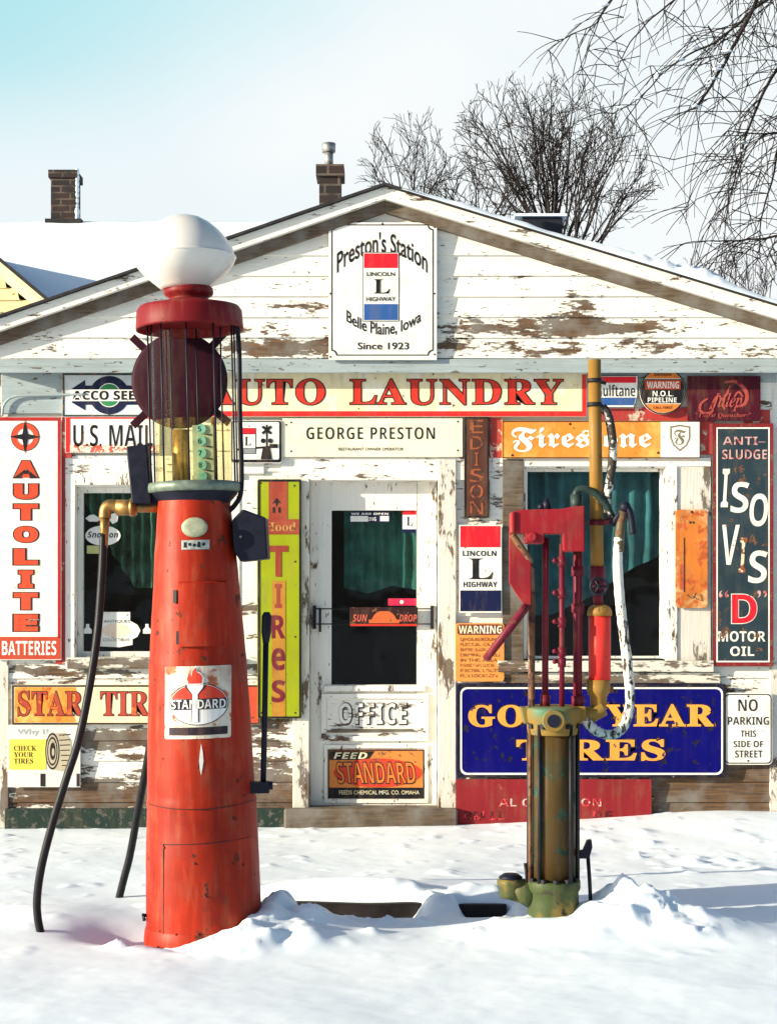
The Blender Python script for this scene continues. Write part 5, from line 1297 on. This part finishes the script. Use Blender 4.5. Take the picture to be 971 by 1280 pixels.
# crank head
mb = MB()
mb.prism([B(*p) for p in ((637, 641), (650, 638), (700, 637), (714, 634), (728, 633), (728, 690), (701, 690), (701, 668), (678, 668), (678, 680), (655, 680), (655, 668), (637, 667))], -.075, .05)
mb.tube([B3(665, 671, -.074), B3(665, 671, -.088)], .020, 14); mb.prism([B(*p) for p in ((637, 641), (642, 640), (642, 667), (637, 667))], -.085, -.074)
mb.build('crank_head', M_crim, op, bevel=.006)
mb = MB(); mb.tube([B3(683, 638), B3(683, 629), B3(684, 622)], [.022, .018, .006], 10); mb.ball(B3(676, 634), .016); mb.build('finial', M_navy, op)
mb = MB(); mb.prism([B(*p) for p in ((635, 667), (640, 667), (646, 684), (662, 704), (662, 757), (654, 757), (641, 738), (635, 728))], -.06, -.035); mb.build('gear_sector', M_crim, op, bevel=.003)
mb = MB(); mb.tube([B3(658, 757, -.07), B3(650, 768, -.08), B3(607, 824, -.14)], [.018, .0195, .0165], 12); mb.build('crank_handle', M_plum, op)
mb = MB(); mb.tube(smooth_path([B3(720, 640), B3(719, 622), B3(722, 613), B3(732, 612), B3(744, 617), B3(756, 630), B3(763, 643), B3(768, 652)]), .0165, 12)
mb.tube([B3(720, 640), B3(720, 618)], .026, 12); mb.build('discharge_elbow', plain('dark_green_iron', (.02, .035, .03), .45, 0, .4, 25, obj=True), op)
# mast with clamps
mb = MB(); mb.tube([B3(742.5, 450, .03), B3(744, 560, .03), B3(746, 712, .03)], .0285, 16); mb.build('mast', M_ochre, op)
for y in (476, 506):
    mb = MB(); mb.tube([B3(742.8, y - 2.5, .03), B3(742.8, y + 2.5, .03)], .034, 16); mb.tube([B3(742.8, y, .03), B3(757, y + 3, .03)], .008, 8); mb.build('clamp', M_black, op)
mb = MB(); mb.tube([B3(744.5, 650, .03), B3(744.5, 657, .03)], .034, 16); mb.tube([B3(748, 653, .0), B3(764, 652, 0), B3(772, 646, 0)], .013, 10); mb.build('clamp', M_plum, op)
mb = MB(); mb.tube([B3(746, 708, .03), B3(746.3, 738, .03)], .033, 16); mb.tube([B3(746.3, 738, .03), B3(747.5, 758, .03)], [.024, .02], 14); mb.build('mast_sleeve', M_plum, op)
mb = MB(); wc = B3(748, 733, -.02)
mb.tube([(wc[0] + .036 * math.cos(R(a)), wc[1], wc[2] + .036 * math.sin(R(a))) for a in range(0, 361, 20)], .006, 8)
for a in (0, 60, 120): mb.tube([(wc[0] + .036 * math.cos(R(a)), wc[1], wc[2] + .036 * math.sin(R(a))), (wc[0] - .036 * math.cos(R(a)), wc[1], wc[2] - .036 * math.sin(R(a)))], .0045, 6)
mb.tube([wc, (wc[0], .03, wc[2])], .008, 8); mb.build('valve_wheel', M_navy, op)
mc = B3(749, 0, .03)[0]
mb = MB(); mb.lathe(LB([(15.5, 770), (15.5, 764), (13, 759), (8, 756)]), (mc, .03), 32); mb.build('chamber_cap', M_ochre, op)
mb = MB(); mb.lathe(LB([(14, 850), (14, 770)]), (mc, .03), 32); mb.build('air_chamber', enamel('chamber_red', (.62, .035, .03), chip=.70, scale=18, rough=.35, obj=True), op)
mb = MB(); mb.lathe(LB([(8, 893), (10, 887), (10.5, 872), (12.5, 868), (14.8, 864), (14.8, 850)]), (mc - .005, .03), 32); mb.tube([B3(746, 889, .03), B3(732, 893, .02)], .030, 14); mb.build('chamber_foot', M_ochre, op)
mb = MB(); mb.tube([B3(757, 770, .07), B3(757, 880, .07)], .0055, 8); mb.tube([B3(752, 862, .05), B3(766, 862, .05)], .016, 10); mb.build('side_rod', M_rrod, op)
# nozzle and hoses
M_hosew = enamel('cracked_white_hose', (.62, .60, .54), chip=.505, scale=24, rust=(.03, .025, .022), rough=.7, obj=True)
m, t, b = newmat('flaking_hose'); 
o_ = pos(t, (22, 22, 9), True); n1 = noi(t, o_, 2.4, 6, .65)
sep = nn(t, 'ShaderNodeSeparateXYZ'); t.links.new(nn(t, 'ShaderNodeTexCoord').outputs['Object'], sep.inputs[0])
lowm = rng(t, sep.outputs[2], 1.26, 1.50, 0.035, -0.15)
mk = rng(t, math_(t, 'ADD', n1, lowm), .55, .58)
colr = mixc(t, rng(t, sep.outputs[2], .80, .90), (.10, .30, .36), (.66, .63, .56))
t.links.new(mixc(t, mk, colr, (.025, .022, .02)), b.inputs['Base Color']); b.inputs['Roughness'].default_value = .75; bump(t, b, math_(t, 'SUBTRACT', n1, mk), .004)
M_flake = m
mb = MB(); mb.tube(smooth_path([B3(752, 508, .03), B3(760, 520, .03), B3(765, 550, .03), B3(765, 575, .02), B3(761, 605, .02), B3(758, 628, .01), B3(762, 648, 0)]), .0195, 12)
mb.build('hose', M_hosew, op)
mb = MB(); P_ = smooth_path([B3(773, 672, -.02), B3(771.5, 700, -.02), B3(774, 745, -.03), B3(779, 790, -.03), B3(785, 840, -.04), B3(787, 875, -.04), B3(782, 902, -.04), B3(769, 917, -.04), B3(752, 917, -.04), B3(738, 908, -.03), B3(730, 899, -.02)], 10)
mb.tube(P_, [.0215 + .0035 * mn.noise(Vector((i * .6, 0, 0))) for i in range(len(P_))], 14); mb.build('hose', M_flake, op)
mb = MB(); mb.tube([B3(773, 690, -.02), B3(773.5, 672, -.02), B3(776, 650, -.02), B3(779, 640, -.02)], [.021, .022, .020, .024], 12); mb.build('nozzle_grip', enamel('nozzle_brown', (.12, .09, .05), chip=.6, obj=True), op)
mb = MB(); mb.tube(smooth_path([B3(764, 656, -.01), B3(772, 646, -.02), B3(780, 636, -.02), B3(786, 638, -.03), B3(789, 650, -.03), B3(791, 668, -.03)]), .0155, 12); mb.ball(B3(781, 634, -.02), .026); mb.tube([B3(779, 634, -.02), B3(783, 629, -.02)], .009, 8); mb.build('nozzle', M_navy, op)
# low foot lever on the right, small stake on the left
mb = MB(); mb.prism([B(*p) for p in ((718, 1064), (728, 1062), (733, 1050), (738, 1049), (739, 1058), (735, 1072), (722, 1072))], -.03, .01); mb.tube([B3(734, 1064, -.02), B3(736.5, 1100, -.02), B3(738.5, 1142, -.02)], .0085, 8); mb.build('foot_lever', M_navy, op)
mb = MB(); mb.tube([B3(659, 1103, -.03), B3(656, 1079, -.03)], .007, 8); mb.build('foot_pin', M_black, op)

# ------------------------------------------------------------------ timber kerb half buried in the snow
TY = 7.74
a = W(334, 1129, TY); b = W(633, 1150, TY)
mb = MB(); n = 30; vs = []
for i in range(n + 1):
    x = lerp(a.x, b.x, i / n); w = .006 * mn.noise(Vector((x * 6, 0, 0))); w2 = .008 * mn.noise(Vector((x * 4, 5, 0)))
    vs += [(x, TY + w, -.16), (x, TY + w, a.z - .006 + w2 - .010 * i / n), (x, TY + w + .008, a.z + w2 - .010 * i / n), (x, TY + .15, a.z + w2 - .010 * i / n), (x, TY + .15, -.16)]
mb.add(vs, [(i * 5 + k, (i + 1) * 5 + k, (i + 1) * 5 + k + 1, i * 5 + k + 1) for i in range(n) for k in range(4)] + [(0, 1, 2, 3, 4), tuple(n * 5 + k for k in range(5))])
tag(mb.build('timber_kerb', plain('wet_dark_timber', (.018, .013, .012), .7, 0, .5, 14, .004), origin=((a.x + b.x) / 2, TY, -.1)), 'dark timber kerb half buried in the snow between the two pumps', 'kerb')

# ------------------------------------------------------------------ bare trees
M_bark = plain('dark_bark', (.017, .013, .012), .9, 0, .35, 4, .006)
def bare_tree(name, label, base_px, Y, lobes, seed, nlimb, fork, tip, group='bare trees behind the station', sc=1.0, rl=.052):
    """lobes: (px, py, rx, ry, share) of the crown in photograph pixels at distance Y; fork: pixel where the trunk divides"""
    rr = random.Random(seed); k = Y / FOC; tx_ = W(base_px, 0, Y).x
    rt = thing(name, label, 'tree', (tx_, Y, 0), group=group)
    top = W(fork[0], fork[1], Y); m_ = 14
    trunk = [Vector((lerp(tx_, top.x, i / m_) + .05 * math.sin(i * 1.3), Y + .04 * math.cos(i), lerp(-.2, top.z, i / m_))) for i in range(m_ + 1)]
    def inside(p):
        px = CX + p.x / k; py = HOR - (p.z - CZ) / k
        for cx, cy, rx, ry, _ in lobes:
            if ((px - cx) / rx) ** 2 + ((py - cy) / ry) ** 2 + ((p.y - Y) / (rx * k)) ** 2 < 1.06: return True
        return False
    mb = MB(); G = lambda q: Vector((rr.gauss(0, q), rr.gauss(0, q), rr.gauss(0, q)))
    seg = 5.0 * k * sc
    LEN = (0, 70 * k * sc, 36 * k * sc, 18 * k * sc)
    def spawn(pts, rads, depth, lo):
        n = len(pts)
        gap = (3.2, 2.6, 2.2)[depth - 1] if depth <= 3 else 9
        i = max(1, int(n * lo))
        while i < n:
            t = (pts[min(i + 1, n - 1)] - pts[i - 1]).normalized()
            side = t.cross(G(1.0)).normalized()
            d = (t + side * rr.uniform(.45, .95)).normalized()
            branch(pts[i], d, LEN[depth] * rr.uniform(.55, 1.2) * (1.0 - .35 * i / n), max(tip, rads[i] * rr.uniform(.45, .65)), depth)
            i += max(1, int(round(gap * rr.uniform(.6, 1.5))))
    def branch(p, d, L_, r, depth):
        n = max(3, int(L_ / seg)); pts = [p]; v = d
        for i in range(n):
            v = (v + G(.10) + Vector((0, 0, .035))).normalized(); q = pts[-1] + v * (L_ / n)
            if depth >= 1 and i > 1 and not inside(q): break
            pts.append(q)
        if len(pts) < 3: return
        n = len(pts) - 1; rads = [lerp(r, max(tip * .8, r * .4), i / n) for i in range(n + 1)]
        mb.tube(pts, rads, 3 if r < tip * 2.5 else 5, cap=False)
        if depth < 3: spawn(pts, rads, depth + 1, .18)
    tot = sum(l[4] for l in lobes)
    for li in range(nlimb):
        u = rr.uniform(0, tot)
        for lb in lobes:
            u -= lb[4]
            if u <= 0: break
        a = R(-200 + 220 * ((li * 7 % nlimb) + rr.random()) / nlimb); q = rr.uniform(.62, .97)
        tgt = W(lb[0] + lb[2] * q * math.cos(a), lb[1] + lb[3] * q * math.sin(a), Y) + Vector((0, rr.uniform(-.7, .7) * lb[2] * k, 0))
        s0 = trunk[rr.randint(m_ - 2, m_)]
        c1 = s0.lerp(tgt, .42) + Vector((-(tgt.x - s0.x) * .10, (tgt.y - s0.y) * .2, (tgt - s0).length * .05))
        n = max(8, int((tgt - s0).length / seg)); pts = []
        for i in range(n + 1):
            t = i / n; p = s0 * (1 - t) ** 2 + c1 * 2 * t * (1 - t) + tgt * t * t
            pts.append(p + Vector((mn.noise(p * 1.2 + Vector((li, 0, 0))), mn.noise(p * 1.2 + Vector((0, li, 7))), 0)) * .10 * min(1, 3 * t))
        r0 = rl * rr.uniform(.6, 1.0); rads = [lerp(r0, tip, (i / n) ** .75) for i in range(n + 1)]
        mb.tube(pts, rads, 6, cap=False); spawn(pts, rads, 1, .30)
    tr = MB(); tr.tube(trunk, [rl * (2.3 - .7 * i / m_) for i in range(m_ + 1)], 10)
    tr.build('trunk', M_bark, rt, origin=(tx_, Y, 0)); mb.build('crown', M_bark, rt, origin=(tx_, Y, 0), weld=False, recalc=False)
    return rt
Y1 = 34.0; k1 = Y1 / FOC
bare_tree('bare_tree', 'largest bare tree with a broad many-stemmed crown rising behind the right roof slope', 698, Y1,
          [(662, 176, 94, 80, 1.5), (722, 160, 72, 62, .8), (632, 220, 64, 56, .8), (700, 205, 70, 55, .5), (598, 185, 30, 42, .4)], 11, 24, (694, 318), .0068)
bare_tree('bare_tree', 'slanting bare tree fanning out to the right beside the largest bare tree', 706, Y1 - 1.5,
          [(770, 205, 52, 66, 1), (765, 252, 62, 32, .6), (796, 190, 28, 45, .4)], 12, 11, (714, 322), .0068)
bare_tree('bare_tree', 'smaller rounded bare tree behind the ridge, left of the largest bare tree', 520, Y1 + 5,
          [(510, 192, 52, 54, 1), (482, 218, 38, 30, .5), (548, 218, 40, 35, .5)], 13, 11, (516, 292), .0068, rl=.05)
bare_tree('bare_tree', 'low bushy bare tree against the ridge between the small and the largest bare tree', 600, Y1 + 2,
          [(600, 235, 50, 42, 1), (560, 245, 38, 30, .5), (640, 240, 40, 36, .5)], 14, 11, (602, 312), .0068, rl=.05)
for i, (px, top, lab) in enumerate(((905, 300, 'thin bare sapling far behind the right eave, tallest of the saplings'), (868, 330, 'faint low sapling far behind the right eave, left of the other saplings'), (945, 320, 'faint sapling far behind the right eave, by the picture edge'))):
    bare_tree('bare_sapling', lab, px, 40, [(px, (top + 395) / 2, 24, (410 - top) / 2, 1)], 30 + i, 4, (px, 405), .006, group='saplings behind the right eave', sc=.5, rl=.025)

# drooping tree that leans in from the right
OY = 13.6; ok = OY / FOC
ot = thing('drooping_tree', 'old drooping bare tree whose twigs hang in at the top right', 'tree', (W(1110, 0, OY).x, OY, 0))
ro = random.Random(21)
mb = MB(); tb = W(1110, 0, OY).x
mb.tube(smooth_path([(tb, OY, -.2), (tb + .05, OY, 1.5), (tb - .02, OY + .05, 3.2), (tb + .06, OY, 5.0), (tb - .05, OY, 7.2), (tb + .05, OY, 9.0)], 6), [lerp(.21, .06, i / 30) for i in range(31)], 12); mb.build('trunk', M_bark, ot, origin=(tb, OY, 0))
crown = MB(); snowl = MB()
limbs = [([(1110, -250), (1040, -150), (985, -60), (940, 5), (912, 62), (884, 112), (868, 145), (858, 152)], .034, .011, -.3),
         ([(1112, -60), (1050, -20), (990, 60), (955, 120), (930, 190), (915, 250)], .030, .008, .4),
         ([(1110, 120), (1050, 160), (1000, 176), (950, 180), (896, 179)], .022, .007, -.5),
         ([(1110, 260), (1040, 290), (980, 294), (935, 296), (890, 298)], .020, .009, .2),
         ([(1110, -330), (1000, -210), (900, -110), (820, -50), (770, 0), (742, 40), (712, 50)], .026, .006, -.2),
         ([(1110, -200), (1020, -120), (950, -60), (890, -40), (840, -10), (800, 30), (775, 70)], .024, .006, .5),
         ([(1112, 0), (1040, 60), (985, 150), (960, 240), (950, 320)], .024, .007, .1),
         ([(1112, -120), (1030, -60), (960, -10), (900, 40), (850, 70), (800, 110), (770, 128)], .022, .005, .3)]
def twig(p, d, L_, r0, g):
    pts = [p]; n = max(6, int(L_ / .06)); g *= .66; v = d.normalized()
    for i in range(n):
        v = (v + Vector((ro.gauss(0, .075), ro.gauss(0, .075), ro.gauss(0, .065) - g * (.5 + i / n)))).normalized(); pts.append(pts[-1] + v * (L_ / n))
    crown.tube(pts, [lerp(r0, .0022, i / n) for i in range(n + 1)], 4, cap=False); return pts
for pl, r0, r1, yo in limbs:
    P_ = smooth_path([W(x, y, OY) + Vector((0, yo * i / len(pl), 0)) for i, (x, y) in enumerate(pl)], 7)
    P_ = [p + Vector((mn.noise(p * 2.0), mn.noise(p * 2.0 + Vector((5, 0, 0))), mn.noise(p * 2.0 + Vector((0, 9, 0))))) * .05 + Vector((mn.noise(p * 7.0), 0, mn.noise(p * 7.0 + Vector((0, 9, 0))))) * .015 for p in P_]
    crown.tube(P_, [lerp(r0, r1 * .6, (i / (len(P_) - 1)) ** .6) for i in range(len(P_))], 7)
    for i, p in enumerate(P_):
        px = CX + p.x * FOC / p.y
        dense = 1.25 if px > 905 else 0.55
        if i < 6: dense *= .8
        c = int(dense + ro.random())
        for _ in range(c):
            d = Vector((ro.uniform(-1.0, .35), ro.uniform(-.5, .5), ro.uniform(-.9, .25)))
            tp = twig(p, d, ro.uniform(.25, 1.0), ro.uniform(.0034, .0052), ro.uniform(.06, .24))
            if ro.random() < .75:
                for _ in range(ro.randint(1, 3)):
                    q = tp[ro.randint(2, len(tp) - 2)]; twig(q, Vector((ro.uniform(-1, .8), ro.uniform(-.5, .5), ro.uniform(-1, .2))), ro.uniform(.2, .6), .0042, ro.uniform(.02, .14))
    if len(pl) > 5:
        for _ in range(7):
            p = P_[ro.randint(8, len(P_) - 3)]; snowl.ball(p + Vector((ro.uniform(-.02, .02), 0, .022)), ro.uniform(.012, .026), sc=(2.2, 1, .6), seg=8, rows=6)
crown.build('crown', M_bark, ot, origin=(tb, OY, 0), weld=False, recalc=False)
o = snowl.build('clinging_snow', M_snow, ot, origin=(tb, OY, 0)); o['kind'] = 'stuff'
